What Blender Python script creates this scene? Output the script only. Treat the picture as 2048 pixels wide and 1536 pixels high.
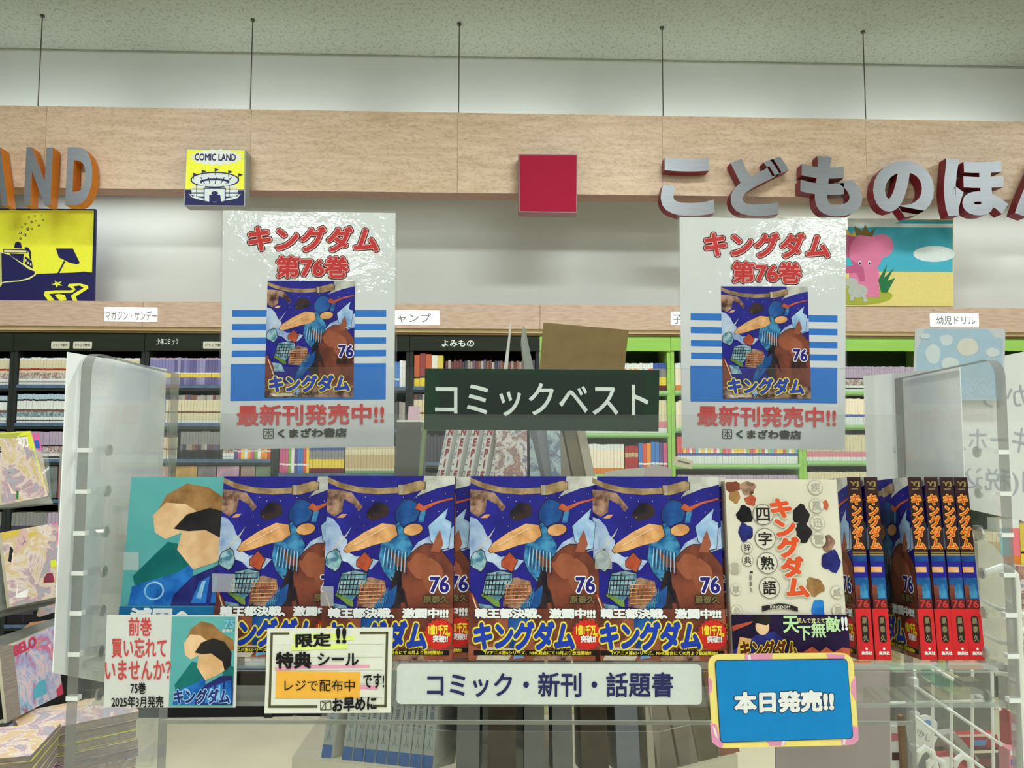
import bpy, bmesh, math, random
from mathutils import Vector, Matrix
R = math.radians
random.seed(7)
S = bpy.context.scene
C = S.collection
for o in list(bpy.data.objects):
    bpy.data.objects.remove(o)

# ---------------------------------------------------------------- camera, world, light, exposure
F = 1540.0
YAW, PITCH, ROLL = R(1.84), R(4.35), R(0.12)
CZ = 1.60
cam_d = bpy.data.cameras.new('camera')
cam_d.sensor_width = 36.0
cam_d.lens = F * 36.0 / 2048.0
cam_d.clip_start = 0.02
cam = bpy.data.objects.new('camera', cam_d)
C.objects.link(cam)
cam.matrix_world = (Matrix.Translation((0, 0, CZ)) @ Matrix.Rotation(-YAW, 4, 'Z') @
                    Matrix.Rotation(R(90) + PITCH, 4, 'X') @ Matrix.Rotation(ROLL, 4, 'Z'))
S.camera = cam

S.view_settings.view_transform = 'Standard'
S.view_settings.look = 'None'
S.view_settings.gamma = 1.0
S.view_settings.use_curve_mapping = False
S.view_settings.exposure = 0.0

W_ = bpy.data.worlds.new('world')
S.world = W_
W_.use_nodes = True
W_.node_tree.nodes['Background'].inputs[0].default_value = (0.96, 1.0, 0.99, 1)
W_.node_tree.nodes['Background'].inputs[1].default_value = 0.36


def area(name, loc, rot, sx, sy, power, col=(0.95, 1, 0.99)):
    d = bpy.data.lights.new(name, 'AREA')
    d.shape = 'RECTANGLE'
    d.size, d.size_y = sx, sy
    d.energy = power
    d.color = col
    o = bpy.data.objects.new(name, d)
    C.objects.link(o)
    o.location = loc
    o.rotation_euler = rot
    return o


for ly, lp in ((2.3, 64), (-0.6, 34), (-3.6, 46)):
    for lx in ((-2.2, 1.0, 4.2) if ly > 2 else (-2.6, 0.4, 3.4)):
        area('ceiling_lamp_light', (lx, ly, 4.02), (0, 0, 0), 1.2, 0.28, lp)
# wall washer tubes lying on and under the hung fascia
for lx in (-2.9, -1.45, 0.0, 1.45, 2.9):
    area('washer_light', (lx, 4.70, 3.50), (R(140), 0, 0), 1.2, 0.05, 2.0)
for lx, lp in ((-2.3, 3.0), (-0.6, .45), (2.1, 2.4), (3.4, 2.4)):
    area('washer_light', (lx, 4.70, 3.10), (R(18), 0, 0), 1.15, 0.05, lp)


# ---------------------------------------------------------------- pixel -> space helpers
def ray(px, py):
    x, y = (px - 1024) / F, -(py - 768) / F
    x, y = x * math.cos(ROLL) - y * math.sin(ROLL), x * math.sin(ROLL) + y * math.cos(ROLL)
    fw = math.cos(PITCH) - y * math.sin(PITCH)
    up = math.sin(PITCH) + y * math.cos(PITCH)
    return x / fw, up / fw


def U2W(u, v, z):            # unit frame (right, away, up) -> store frame
    return Vector((u * math.cos(YAW) + v * math.sin(YAW), -u * math.sin(YAW) + v * math.cos(YAW), z))


def U(px, py, v):            # unit coordinates of the pixel on the plane v
    x, u = ray(px, py)
    return Vector((x * v, v, CZ + u * v))


def Wv(px, py, v):
    return U2W(*U(px, py, v))


def WY(px, py, Y):
    x, u = ray(px, py)
    v = Y / (math.cos(YAW) - x * math.sin(YAW))
    return U2W(x * v, v, CZ + u * v)


# ---------------------------------------------------------------- materials
def s2l(c):
    def f(x):
        x /= 255.0
        return x / 12.92 if x <= 0.04045 else ((x + 0.055) / 1.055) ** 2.4
    return (f(c[0]), f(c[1]), f(c[2]), 1)


MATS = {}


def mat(name, col, rough=0.6, var=0.06, scale=40, metal=0.0, coat=0.0, col2=None, bump=0.0, stretch=None, coat_bump=0.0, emit=0, spec=0.18, contrast=(0.35, 0.65)):
    if name in MATS:
        return MATS[name]
    m = bpy.data.materials.new(name)
    m.use_nodes = True
    nt = m.node_tree
    N, L = nt.nodes, nt.links
    b = N['Principled BSDF']
    b.inputs['Roughness'].default_value = rough
    b.inputs['Metallic'].default_value = metal
    b.inputs['Coat Weight'].default_value = coat
    b.inputs['Coat Roughness'].default_value = 0.04
    b.inputs['Specular IOR Level'].default_value = spec
    c = s2l(col)
    if var > 0 or col2:
        tc = N.new('ShaderNodeTexCoord')
        mp = N.new('ShaderNodeMapping')
        L.new(tc.outputs['Object'], mp.inputs[0])
        if stretch:
            mp.inputs['Scale'].default_value = stretch
        nz = N.new('ShaderNodeTexNoise')
        nz.inputs['Scale'].default_value = scale
        nz.inputs['Detail'].default_value = 4
        L.new(mp.outputs[0], nz.inputs['Vector'])
        cr = N.new('ShaderNodeValToRGB')
        cr.color_ramp.elements[0].position = contrast[0]
        cr.color_ramp.elements[1].position = contrast[1]
        if col2:
            cr.color_ramp.elements[0].color = c
            cr.color_ramp.elements[1].color = s2l(col2)
        else:
            cr.color_ramp.elements[0].color = tuple(x * (1 - var) for x in c[:3]) + (1,)
            cr.color_ramp.elements[1].color = tuple(min(1, x * (1 + var)) for x in c[:3]) + (1,)
        L.new(nz.outputs['Fac'], cr.inputs[0])
        L.new(cr.outputs[0], b.inputs['Base Color'])
        if bump:
            bp = N.new('ShaderNodeBump')
            bp.inputs['Strength'].default_value = bump
            bp.inputs['Distance'].default_value = 0.01
            L.new(nz.outputs['Fac'], bp.inputs['Height'])
            L.new(bp.outputs[0], b.inputs['Normal'])
        if coat_bump:
            n2 = N.new('ShaderNodeTexNoise')
            n2.inputs['Scale'].default_value = 55
            n2.inputs['Detail'].default_value = 3
            L.new(tc.outputs['Object'], n2.inputs['Vector'])
            bp = N.new('ShaderNodeBump')
            bp.inputs['Strength'].default_value = coat_bump
            bp.inputs['Distance'].default_value = 0.004
            L.new(n2.outputs['Fac'], bp.inputs['Height'])
            L.new(bp.outputs[0], b.inputs['Coat Normal'])
    else:
        b.inputs['Base Color'].default_value = c
    if emit:
        b.inputs['Emission Color'].default_value = c
        b.inputs['Emission Strength'].default_value = emit
    MATS[name] = m
    return m


def acrylic(name, tint=(0.99, 0.994, 0.99), haze=0.0, hazecol=(200, 205, 200), refl=1.0, rough=0.02):
    if name in MATS:
        return MATS[name]
    m = bpy.data.materials.new(name)
    m.use_nodes = True
    nt = m.node_tree
    N, L = nt.nodes, nt.links
    N.remove(N['Principled BSDF'])
    out = N['Material Output']
    tr = N.new('ShaderNodeBsdfTransparent')
    tr.inputs[0].default_value = tint + (1,)
    gl = N.new('ShaderNodeBsdfGlossy')
    gl.inputs['Roughness'].default_value = rough
    gl.inputs[0].default_value = (0.9, 0.9, 0.9, 1)
    fr = N.new('ShaderNodeFresnel')
    fr.inputs[0].default_value = 1.49
    mu = N.new('ShaderNodeMath')
    mu.operation = 'MULTIPLY'
    mu.inputs[1].default_value = refl
    ge = N.new('ShaderNodeNewGeometry')
    fb = N.new('ShaderNodeMath')          # Fresnel only where light enters; a thin sheet has no inner total reflection
    fb.operation = 'MULTIPLY_ADD'
    fb.inputs[1].default_value = -1
    fb.inputs[2].default_value = 1
    L.new(ge.outputs['Backfacing'], fb.inputs[0])
    m0 = N.new('ShaderNodeMath')
    m0.operation = 'MULTIPLY'
    L.new(fr.outputs[0], m0.inputs[0])
    L.new(fb.outputs[0], m0.inputs[1])
    L.new(m0.outputs[0], mu.inputs[0])
    mx = N.new('ShaderNodeMixShader')
    L.new(mu.outputs[0], mx.inputs[0])
    L.new(tr.outputs[0], mx.inputs[1])
    L.new(gl.outputs[0], mx.inputs[2])
    last = mx
    if haze:
        df = N.new('ShaderNodeBsdfDiffuse')
        tc = N.new('ShaderNodeTexCoord')
        nz = N.new('ShaderNodeTexNoise')
        nz.inputs['Scale'].default_value = 5
        L.new(tc.outputs['Object'], nz.inputs['Vector'])
        mr = N.new('ShaderNodeMapRange')
        mr.inputs[3].default_value = haze * 0.75
        mr.inputs[4].default_value = haze * 1.25
        L.new(nz.outputs['Fac'], mr.inputs[0])
        df.inputs[0].default_value = s2l(hazecol)
        m2 = N.new('ShaderNodeMixShader')
        L.new(mr.outputs[0], m2.inputs[0])
        L.new(last.outputs[0], m2.inputs[1])
        L.new(df.outputs[0], m2.inputs[2])
        last = m2
    L.new(last.outputs[0], out.inputs[0])
    MATS[name] = m
    return m


M = lambda k: MATS[k]
mat('wall_white', (196, 199, 194), 0.75, 0.02, 3)
mat('floor_cream', (222, 214, 188), 0.35, 0.06, 2.5)
mat('header_wood', (186, 158, 138), 0.5, col2=(204, 178, 158), scale=14, stretch=(1, 6, 6))
mat('wood_edge', (200, 176, 136), 0.5, 0.1, 8, stretch=(0.3, 8, 8))
mat('soffit', (170, 140, 128), 0.6, 0.05, 20)
mat('dark_green', (36, 42, 32), 0.5, 0.12, 6, stretch=(0.3, 4, 4))
mat('dark_shelf', (44, 48, 46), 0.5, 0.1, 8)
mat('lime', (150, 198, 92), 0.45, 0.06, 6, stretch=(0.3, 6, 6))
mat('lime_pale', (150, 196, 128), 0.4, 0.05, 6)
mat('bluelip', (84, 104, 128), 0.3, 0.15, 30)
mat('paper', (212, 214, 210), 0.7, 0.02, 20)
mat('paper_side', (240, 243, 243), 0.7, 0.02, 20)
mat('paper_dim', (212, 214, 214), 0.7, 0.03, 20)
mat('pages', (206, 198, 176), 0.8, 0.15, 300, stretch=(1, 60, 1))
mat('pages_grey', (138, 127, 118), 0.8, 0.25, 60, stretch=(0.5, 0.5, 14))
mat('white', (226, 230, 226), 0.5, 0.01, 20)
mat('signwhite', (246, 250, 246), 0.4, 0.0, emit=0.35)
mat('gray_text', (128, 132, 130), 0.6, 0.02)
mat('black', (26, 26, 28), 0.5, 0.05)
mat('steel', (150, 152, 150), 0.35, 0.05, 300, metal=0.9)
mat('grey_plastic', (128, 130, 124), 0.4, 0.04)
mat('wire_white', (224, 226, 218), 0.35, 0.03)
mat('rod', (96, 90, 80), 0.4, 0.05, metal=0.6)
AC = acrylic('acrylic_clear')
ACH = acrylic('acrylic_painted_reflection', haze=0.05, hazecol=(190, 190, 182))  # pale diffuse film painted in for the reflection across the inner back panel
ACB = acrylic('acrylic_back', haze=0.01, hazecol=(190, 194, 186), refl=.7)
ACS = acrylic('acrylic_side', tint=(0.985, 0.99, 0.985), haze=0.08, hazecol=(232, 238, 238))
ACE = acrylic('acrylic_edge', tint=(0.75, 0.77, 0.74), haze=0.38, hazecol=(196, 200, 194), rough=0.15)
ACD = acrylic('acrylic_edge_dark', tint=(0.55, 0.56, 0.54), haze=0.5, hazecol=(150, 150, 146), rough=0.15)
TAPE = acrylic('tape', tint=(0.9, 0.9, 0.9), haze=0.28, hazecol=(220, 222, 222), rough=0.12)
SLEEVE = acrylic('sleeve', tint=(0.97, 0.97, 0.97), haze=0.04)
GREENAC = acrylic('green_tray', tint=(0.6, 0.85, 0.75), haze=0.25, hazecol=(120, 180, 160))


def ceiling_mat():
    m = mat('ceiling_board', (182, 184, 168), 0.9, 0.0, 1, col2=(162, 167, 154), bump=0.2)
    nt = m.node_tree
    N, L = nt.nodes, nt.links
    nz = [n for n in N if n.type == 'TEX_NOISE'][0]
    nz.inputs['Scale'].default_value = 60
    nz.inputs['Detail'].default_value = 8
    nz.inputs['Roughness'].default_value = 0.72
    mp = [n for n in N if n.type == 'MAPPING'][0]
    mp.inputs['Scale'].default_value = (1, 0.6, 1)
    cr = [n for n in N if n.type == 'VALTORGB'][0]
    cr.color_ramp.elements[0].color = s2l((136, 140, 128))
    cr.color_ramp.elements[0].position = 0.36
    cr.color_ramp.elements[1].position = 0.5
    return m


def fascia_mat():
    m = bpy.data.materials.new('fascia_wood')
    m.use_nodes = True
    N, L = m.node_tree.nodes, m.node_tree.links
    b = N['Principled BSDF']
    b.inputs['Roughness'].default_value = 0.5
    tc = N.new('ShaderNodeTexCoord')
    oi = N.new('ShaderNodeObjectInfo')
    ad = N.new('ShaderNodeVectorMath')
    ad.operation = 'ADD'
    L.new(tc.outputs['Object'], ad.inputs[0])
    L.new(oi.outputs['Random'], ad.inputs[1])

    def nz(scale, st, det=3, dist=0.0):
        mp = N.new('ShaderNodeMapping')
        mp.inputs['Scale'].default_value = st
        L.new(ad.outputs[0], mp.inputs[0])
        n = N.new('ShaderNodeTexNoise')
        n.inputs['Scale'].default_value = scale
        n.inputs['Detail'].default_value = det
        n.inputs['Distortion'].default_value = dist
        L.new(mp.outputs[0], n.inputs['Vector'])
        return n
    a = nz(5, (0.8, 1, 7), 3)
    f = nz(30, (1.2, 1, 2.6), 2, 0.6)
    cr = N.new('ShaderNodeValToRGB')
    cr.color_ramp.elements[0].position = 0.32
    cr.color_ramp.elements[0].color = s2l((196, 168, 138))
    cr.color_ramp.elements[1].position = 0.66
    cr.color_ramp.elements[1].color = s2l((214, 188, 162))
    L.new(a.outputs['Fac'], cr.inputs[0])
    c2 = N.new('ShaderNodeValToRGB')
    c2.color_ramp.elements[0].position = 0.38
    c2.color_ramp.elements[0].color = (0.72, 0.70, 0.68, 1)
    c2.color_ramp.elements[1].position = 0.5
    c2.color_ramp.elements[1].color = (1, 1, 1, 1)
    L.new(f.outputs['Fac'], c2.inputs[0])
    mx = N.new('ShaderNodeMix')
    mx.data_type = 'RGBA'
    mx.blend_type = 'MULTIPLY'
    mx.inputs[0].default_value = 0.6
    L.new(cr.outputs[0], mx.inputs[6])
    L.new(c2.outputs[0], mx.inputs[7])
    L.new(mx.outputs[2], b.inputs['Base Color'])
    MATS['fascia_wood'] = m
    return m


ceiling_mat()
fascia_mat()


def rnd_mat(name, cols, rough=0.5, scale=0):
    """colour picked per object from a short palette; optional painterly noise"""
    m = bpy.data.materials.new(name)
    m.use_nodes = True
    N, L = m.node_tree.nodes, m.node_tree.links
    b = N['Principled BSDF']
    b.inputs['Roughness'].default_value = rough
    cr = N.new('ShaderNodeValToRGB')
    cr.color_ramp.interpolation = 'CONSTANT' if not scale else 'LINEAR'
    n = len(cols)
    while len(cr.color_ramp.elements) < n:
        cr.color_ramp.elements.new(0.5)
    for i, c in enumerate(cols):
        cr.color_ramp.elements[i].position = (i / n) if not scale else 0.3 + 0.4 * i / max(1, n - 1)
        cr.color_ramp.elements[i].color = s2l(c)
    if scale:
        tc = N.new('ShaderNodeTexCoord')
        oi = N.new('ShaderNodeObjectInfo')
        ml = N.new('ShaderNodeVectorMath')
        ml.operation = 'MULTIPLY_ADD'
        ml.inputs[1].default_value = (1, 1, 1)
        L.new(tc.outputs['Object'], ml.inputs[0])
        mm = N.new('ShaderNodeMath')
        mm.operation = 'MULTIPLY'
        mm.inputs[1].default_value = 37
        L.new(oi.outputs['Random'], mm.inputs[0])
        L.new(mm.outputs[0], ml.inputs[2])
        nz = N.new('ShaderNodeTexNoise')
        nz.inputs['Scale'].default_value = scale
        nz.inputs['Detail'].default_value = 7
        nz.inputs['Roughness'].default_value = 0.68
        nz.inputs['Distortion'].default_value = 0.8
        L.new(ml.outputs[0], nz.inputs['Vector'])
        L.new(nz.outputs['Fac'], cr.inputs[0])
    else:
        oi = N.new('ShaderNodeObjectInfo')
        L.new(oi.outputs['Random'], cr.inputs[0])
    L.new(cr.outputs[0], b.inputs['Base Color'])
    MATS[name] = m
    return m


rnd_mat('mixed_print', [(60, 50, 60), (190, 150, 130), (120, 90, 90), (225, 215, 205), (90, 110, 140), (200, 120, 120)], 0.4, 45)
rnd_mat('mag_print', [(104, 90, 108), (206, 166, 166), (200, 176, 120), (214, 200, 192), (176, 140, 150), (150, 172, 180), (180, 96, 106)], 0.5, 13)
rnd_mat('pink_print', [(235, 215, 225), (200, 90, 130), (150, 170, 210), (225, 190, 190), (120, 180, 210), (170, 60, 90)], 0.5, 12)
rnd_mat('teal_print', [(60, 120, 140), (170, 190, 190), (70, 90, 120), (190, 170, 150)], 0.4, 40)
rnd_mat('bright_any', [(214, 80, 50), (240, 200, 60), (60, 120, 190), (230, 230, 225), (120, 170, 70), (200, 90, 130), (90, 70, 130), (235, 150, 50)], 0.45)
rnd_mat('kids_any', [(240, 210, 70), (236, 120, 130), (240, 225, 200), (120, 190, 200), (250, 190, 80), (230, 90, 90), (150, 200, 110), (240, 240, 235)], 0.45)
rnd_mat('dull_any', [(110, 60, 60), (60, 60, 70), (150, 140, 130), (90, 80, 110), (130, 90, 70), (170, 165, 160)], 0.5)
rnd_mat('warm_any', [(190, 90, 50), (200, 150, 90), (140, 60, 60), (225, 220, 205), (160, 110, 60), (210, 190, 80)], 0.5)
rnd_mat('purple_any', [(110, 105, 160), (130, 125, 175), (95, 90, 140), (150, 145, 185)], 0.5)


# ---------------------------------------------------------------- mesh helpers
def link(name, me, parent=None, loc=None, rot=None):
    o = bpy.data.objects.new(name, me)
    C.objects.link(o)
    if parent is not None:
        o.parent = parent
    if loc is not None:
        o.location = loc
    if rot is not None:
        o.rotation_euler = rot
    return o


def tag(o, label=None, cat=None, group=None, kind=None):
    if label: o['label'] = label
    if cat: o['category'] = cat
    if group: o['group'] = group
    if kind: o['kind'] = kind
    return o


def thing(name, label, cat, loc=(0, 0, 0), rot=(0, 0, 0), group=None):
    o = link(name, None, None, loc, rot)
    o.empty_display_size = 0.05
    return tag(o, label, cat, group)


class MB:
    def __init__(s):
        s.v, s.f, s.m, s.mats = [], [], [], []

    def mi(s, m):
        if m not in s.mats:
            s.mats.append(m)
        return s.mats.index(m)

    def poly(s, pts, m):
        b = len(s.v)
        s.v += [tuple(p) for p in pts]
        s.f.append(tuple(range(b, b + len(pts))))
        s.m.append(s.mi(m))

    def box(s, x0, x1, y0, y1, z0, z1, m, faces=None):
        """faces: dict of side -> material; sides: f(ront y0) b l r t d"""
        faces = faces or {}
        c = [(x0, y0, z0), (x1, y0, z0), (x1, y1, z0), (x0, y1, z0), (x0, y0, z1), (x1, y0, z1), (x1, y1, z1), (x0, y1, z1)]
        b = len(s.v)
        s.v += c
        for k, q in (('f', (0, 1, 5, 4)), ('r', (1, 2, 6, 5)), ('b', (2, 3, 7, 6)), ('l', (3, 0, 4, 7)), ('t', (4, 5, 6, 7)), ('d', (3, 2, 1, 0))):
            s.f.append(tuple(b + i for i in q))
            s.m.append(s.mi(faces.get(k, m)))
        return s

    def prism(s, pts, y0, y1, m, side=None):
        """pts (x,z) outline, front at y0"""
        side = side or m
        ar = sum(pts[i][0] * pts[(i + 1) % len(pts)][1] - pts[(i + 1) % len(pts)][0] * pts[i][1] for i in range(len(pts)))
        if ar < 0:
            pts = pts[::-1]
        n = len(pts)
        b = len(s.v)
        s.v += [(x, y0, z) for x, z in pts] + [(x, y1, z) for x, z in pts]
        s.f.append(tuple(range(b, b + n)))
        s.m.append(s.mi(m))
        s.f.append(tuple(range(b + 2 * n - 1, b + n - 1, -1)))
        s.m.append(s.mi(side))
        for i in range(n):
            j = (i + 1) % n
            s.f.append((b + i, b + n + i, b + n + j, b + j))
            s.m.append(s.mi(side))
        return s

    def tube(s, pts, r, m, n=8):
        pts = [Vector(p) for p in pts]
        rings = []
        for i, p in enumerate(pts):
            if i == 0:
                d = pts[1] - p
            elif i == len(pts) - 1:
                d = p - pts[i - 1]
            else:
                d = (pts[i + 1] - p).normalized() + (p - pts[i - 1]).normalized()
            d.normalize()
            a = Vector((0, 0, 1)) if abs(d.z) < 0.9 else Vector((1, 0, 0))
            e1 = d.cross(a).normalized()
            e2 = d.cross(e1)
            b = len(s.v)
            s.v += [tuple(p + r * (math.cos(t) * e1 + math.sin(t) * e2)) for t in [2 * math.pi * k / n for k in range(n)]]
            rings.append(b)
        mi = s.mi(m)
        for a, b in zip(rings, rings[1:]):
            for k in range(n):
                s.f.append((a + k, a + (k + 1) % n, b + (k + 1) % n, b + k))
                s.m.append(mi)
        s.f.append(tuple(rings[0] + k for k in range(n - 1, -1, -1)))
        s.m.append(mi)
        s.f.append(tuple(rings[-1] + k for k in range(n)))
        s.m.append(mi)
        return s

    def hexa(s, c, m, faces=None):
        """8 corners: front bl br tr tl, back bl br tr tl"""
        faces = faces or {}
        b = len(s.v)
        s.v += [tuple(p) for p in c]
        for k, q in (('f', (0, 1, 2, 3)), ('r', (1, 5, 6, 2)), ('b', (5, 4, 7, 6)), ('l', (4, 0, 3, 7)), ('t', (3, 2, 6, 7)), ('d', (4, 5, 1, 0))):
            s.f.append(tuple(b + i for i in q))
            s.m.append(s.mi(faces.get(k, m)))
        return s

    def mesh(s, name):
        me = bpy.data.meshes.new(name)
        me.from_pydata(s.v, [], s.f)
        for m in s.mats:
            me.materials.append(m)
        me.polygons.foreach_set('material_index', s.m)
        me.update()
        return me

    def build(s, name, parent=None, loc=None, rot=None, smooth=False):
        me = s.mesh(name)
        if smooth:
            for p in me.polygons:
                p.use_smooth = len(p.vertices) == 4
        return link(name, me, parent, loc, rot)


def bevel(o, w, seg=2):
    md = o.modifiers.new('bevel', 'BEVEL')
    md.width = w
    md.segments = seg
    md.limit_method = 'ANGLE'
    return o


def rrect(x0, x1, z0, z1, r, n=5):
    pts = []
    for cx, cz, a in ((x1 - r, z0 + r, -90), (x1 - r, z1 - r, 0), (x0 + r, z1 - r, 90), (x0 + r, z0 + r, 180)):
        for k in range(n + 1):
            t = R(a + 90 * k / n)
            pts.append((cx + r * math.cos(t), cz + r * math.sin(t)))
    return pts


def ell(cx, cz, rx, rz, n=20, rot=0, wob=0):
    out = []
    for k in range(n):
        t = 2 * math.pi * k / n
        w = 1 + wob * math.sin(5 * t + cx * 30) * 0.5 + wob * math.sin(3 * t + cz * 20) * 0.5
        x, z = rx * w * math.cos(t), rz * w * math.sin(t)
        out.append((cx + x * math.cos(rot) - z * math.sin(rot), cz + x * math.sin(rot) + z * math.cos(rot)))
    return out


_tcache = {}


def text_raw(s, off=0.0, vertical=False, extr=0.0, res=3, sp=1.0):
    key = (s, off, vertical, extr, res, sp)
    if key in _tcache:
        return _tcache[key]
    c = bpy.data.curves.new('txt', 'FONT')
    if vertical:
        c.body = '\n'.join(s)
        c.align_x = 'CENTER'
        c.space_line = sp
    else:
        c.body = s
        c.space_character = sp
        if '\n' in s:
            c.align_x = 'CENTER'
    c.offset = off
    c.resolution_u = res
    c.extrude = extr
    o = bpy.data.objects.new('txt', c)
    C.objects.link(o)
    bpy.context.view_layer.update()
    me = bpy.data.meshes.new_from_object(o.evaluated_get(bpy.context.evaluated_depsgraph_get()))
    vs = [tuple(v.co) for v in me.vertices]
    fs = [tuple(p.vertices) for p in me.polygons]
    nz = [p.normal.z for p in me.polygons]
    bpy.data.objects.remove(o)
    bpy.data.curves.remove(c)
    bpy.data.meshes.remove(me)
    # base box without offset
    x0, x1 = min(v[0] for v in vs) + off, max(v[0] for v in vs) - off
    y0, y1 = min(v[1] for v in vs) + off, max(v[1] for v in vs) - off
    _tcache[key] = (vs, fs, nz, (x0, x1, y0, y1))
    return _tcache[key]


def text_into(mb, s, fn, m, off=0.0, mirror=False, **kw):
    """fn maps (a,b) in 0..1 to a 3D point; off thickens the strokes by laying shifted copies (in em)"""
    vs, fs, nz, (x0, x1, y0, y1) = text_raw(s, 0.0, **kw)
    sh = [(0, 0)]
    if off > 0:
        n = 6 if off < .035 else (8 if off < .08 else 12)
        sh += [(off * math.cos(2 * math.pi * k / n + .3), off * math.sin(2 * math.pi * k / n + .3)) for k in range(n)]
        if off > .06:
            sh += [(.55 * dx, .55 * dy) for dx, dy in sh[1::2]]
    mi = mb.mi(m)
    o_, ex, ez = Vector(fn(0, 0)), Vector(fn(1, 0)), Vector(fn(0, 1))
    nn = (ex - o_).cross(ez - o_).normalized() * ((9e-5 if (ez - o_).length < .045 else 3e-4) / len(sh))
    for kk, (dx, dy) in enumerate(sh):
        b = len(mb.v)
        for v in vs:
            a = (v[0] + dx - x0) / (x1 - x0)
            if mirror:
                a = 1 - a
            mb.v.append(tuple(Vector(fn(a, (v[1] + dy - y0) / (y1 - y0))) + nn * kk))
        for f in fs:
            mb.f.append(tuple(b + i for i in f))
            mb.m.append(mi)


def rectfn(x0, x1, z0, z1, y):
    return lambda a, b: (x0 + (x1 - x0) * a, y, z0 + (z1 - z0) * b)


LETTER_MATS = {}


def flat(name, col, rough=0.55, **k):
    return mat(name, col, rough, k.pop('var', 0.03), k.pop('scale', 60), **k)


# ================================================================ the setting
WALLY = 4.90
CEIL = 4.13
FL = MB().box(-7, 8, -11, 5.0, -0.1, 0, M('floor_cream')).build('floor'); tag(FL, kind='structure')
o = MB().box(-7, 8, -11, 5.0, CEIL, CEIL + 0.1, M('ceiling_board')).build('ceiling'); tag(o, kind='structure')
o = MB().box(-7, 8, WALLY, WALLY + 0.1, 0, CEIL, M('wall_white')).build('wall_back'); tag(o, kind='structure')
o = MB().box(-7, 8, WALLY - 0.012, WALLY, CEIL - 0.014, CEIL - 0.002, mat('trim_grey', (150, 152, 140), 0.6)).build('trim_1'); tag(o, kind='structure')

# lamps on the ceiling behind and above the photographer
for ly in (2.3, -0.6, -3.6, -6.6, -8.2):
    for lx in ((-2.2, 1.0, 4.2) if ly > 2 else (-2.6, 0.4, 3.4)):
        t = thing('ceiling_lamp', 'white fluorescent ceiling lamp, %s row from the back wall, %s' % ({2.3: 'first', -0.6: 'second', -3.6: 'third', -6.6: 'fourth', -8.2: 'fifth'}[ly], 'left' if lx < 0 else ('middle' if lx < 2 else 'right')), 'lamp', (lx, ly, CEIL), group='fluorescent ceiling lamps above the aisles')
        MB().box(-0.65, 0.65, -0.16, 0.16, -0.06, 0, M('white')).build('housing', t)
        for dy in (-0.08, 0.08):
            MB().tube([(-0.6, dy, -0.085), (0.6, dy, -0.085)], 0.016, mat('tube_glow', (245, 255, 250), 0.4, 0, emit=9)).build('lamp_tube', t)
        if ly < -6:
            MB().box(-0.62, 0.62, -0.15, 0.15, -0.118, -0.112, mat('diffuser_glow', (245, 255, 250), 0.4, 0, emit=24)).build('diffuser', t)

# hung wooden fascia
FY0, FY1, FZ0, FZ1 = 4.42, 4.55, 3.058, 3.542
fas = link('trim_2', None, None, (0, FY0, FZ0))
tag(fas, kind='structure')
joints = [-4.6] + [WY(px, 300, FY0).x for px in (-330, 90, 501, 915, 1325, 1732, 2160)] + [4.8]
for a, b in zip(joints, joints[1:]):
    MB().box(a + 0.0008, b - 0.0008, 0, 0.02, 0, FZ1 - FZ0, M('fascia_wood'), {'d': M('soffit')}).build('panel', fas)
MB().box(-4.6, 4.8, 0.02, FY1 - FY0, 0, 0.02, M('soffit')).build('soffit_board', fas)
MB().box(-4.6, 4.8, FY1 - FY0 - 0.02, FY1 - FY0, 0.02, FZ1 - FZ0, M('soffit')).build('back_board', fas)

for px, w in ((80, 'far left'), (503, 'above the stadium sign'), (918, 'between the two square signs'), (1325, 'right of the red square sign'), (1728, 'far right, above the metal hiragana')):
    p = WY(px, 130, 4.49)
    t = thing('ceiling_rod', {'far left': 'thin metal rod from the ceiling to the wooden fascia, far left above the orange-edged letters',
              'above the stadium sign': 'thin metal rod from ceiling to fascia above the yellow stadium sign',
              'between the two square signs': 'thin metal rod from ceiling to fascia between stadium sign and red square',
              'right of the red square sign': 'thin metal rod from ceiling to fascia just left of the first metal hiragana',
              'far right, above the metal hiragana': 'thin metal rod from ceiling to fascia, rightmost, above the metal hiragana'}[w], 'rod', (p.x, 4.49, FZ1), group='rods holding the wooden fascia')
    MB().tube([(0, 0, 0), (0, 0, CEIL - FZ1)], 0.0032, M('rod'), 8).build('rod', t)
    MB().tube([(0, 0, 0), (0, 0, 0.012)], 0.011, M('rod'), 10).build('foot_plate', t)
    MB().tube([(0, 0, CEIL - FZ1 - 0.012), (0, 0, CEIL - FZ1)], 0.013, M('rod'), 10).build('ceiling_plate', t)

# washer tubes as real lamps
for lx in (-2.9, -1.45, 0.0, 1.45, 2.9):
    t = thing('batten_lamp', 'slim fluorescent batten behind the fascia top, %s' % {-2.9: 'leftmost', -1.45: 'second from left', 0.0: 'middle', 1.45: 'second from right', 2.9: 'rightmost'}[lx], 'lamp', (lx, 4.66, 3.46), group='battens behind the fascia')
    MB().box(-0.6, 0.6, -0.10, 0.02, -0.05, -0.02, M('white')).build('housing', t)
    MB().tube([(-0.58, -0.01, 0), (0.58, -0.01, 0)], 0.012, M('tube_glow')).build('lamp_tube', t)

# ---------------------------------------------------------------- signs on the fascia
SY = 4.33


def sgn(name, label, cat, anchor, Y, group=None):
    p = WY(anchor[0], anchor[1], Y)
    t = thing(name, label, cat, p, group=group)
    def L(px, py, Y2=None):
        q = WY(px, py, Y)
        return (q.x - p.x, q.z - p.z)
    return t, L


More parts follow.
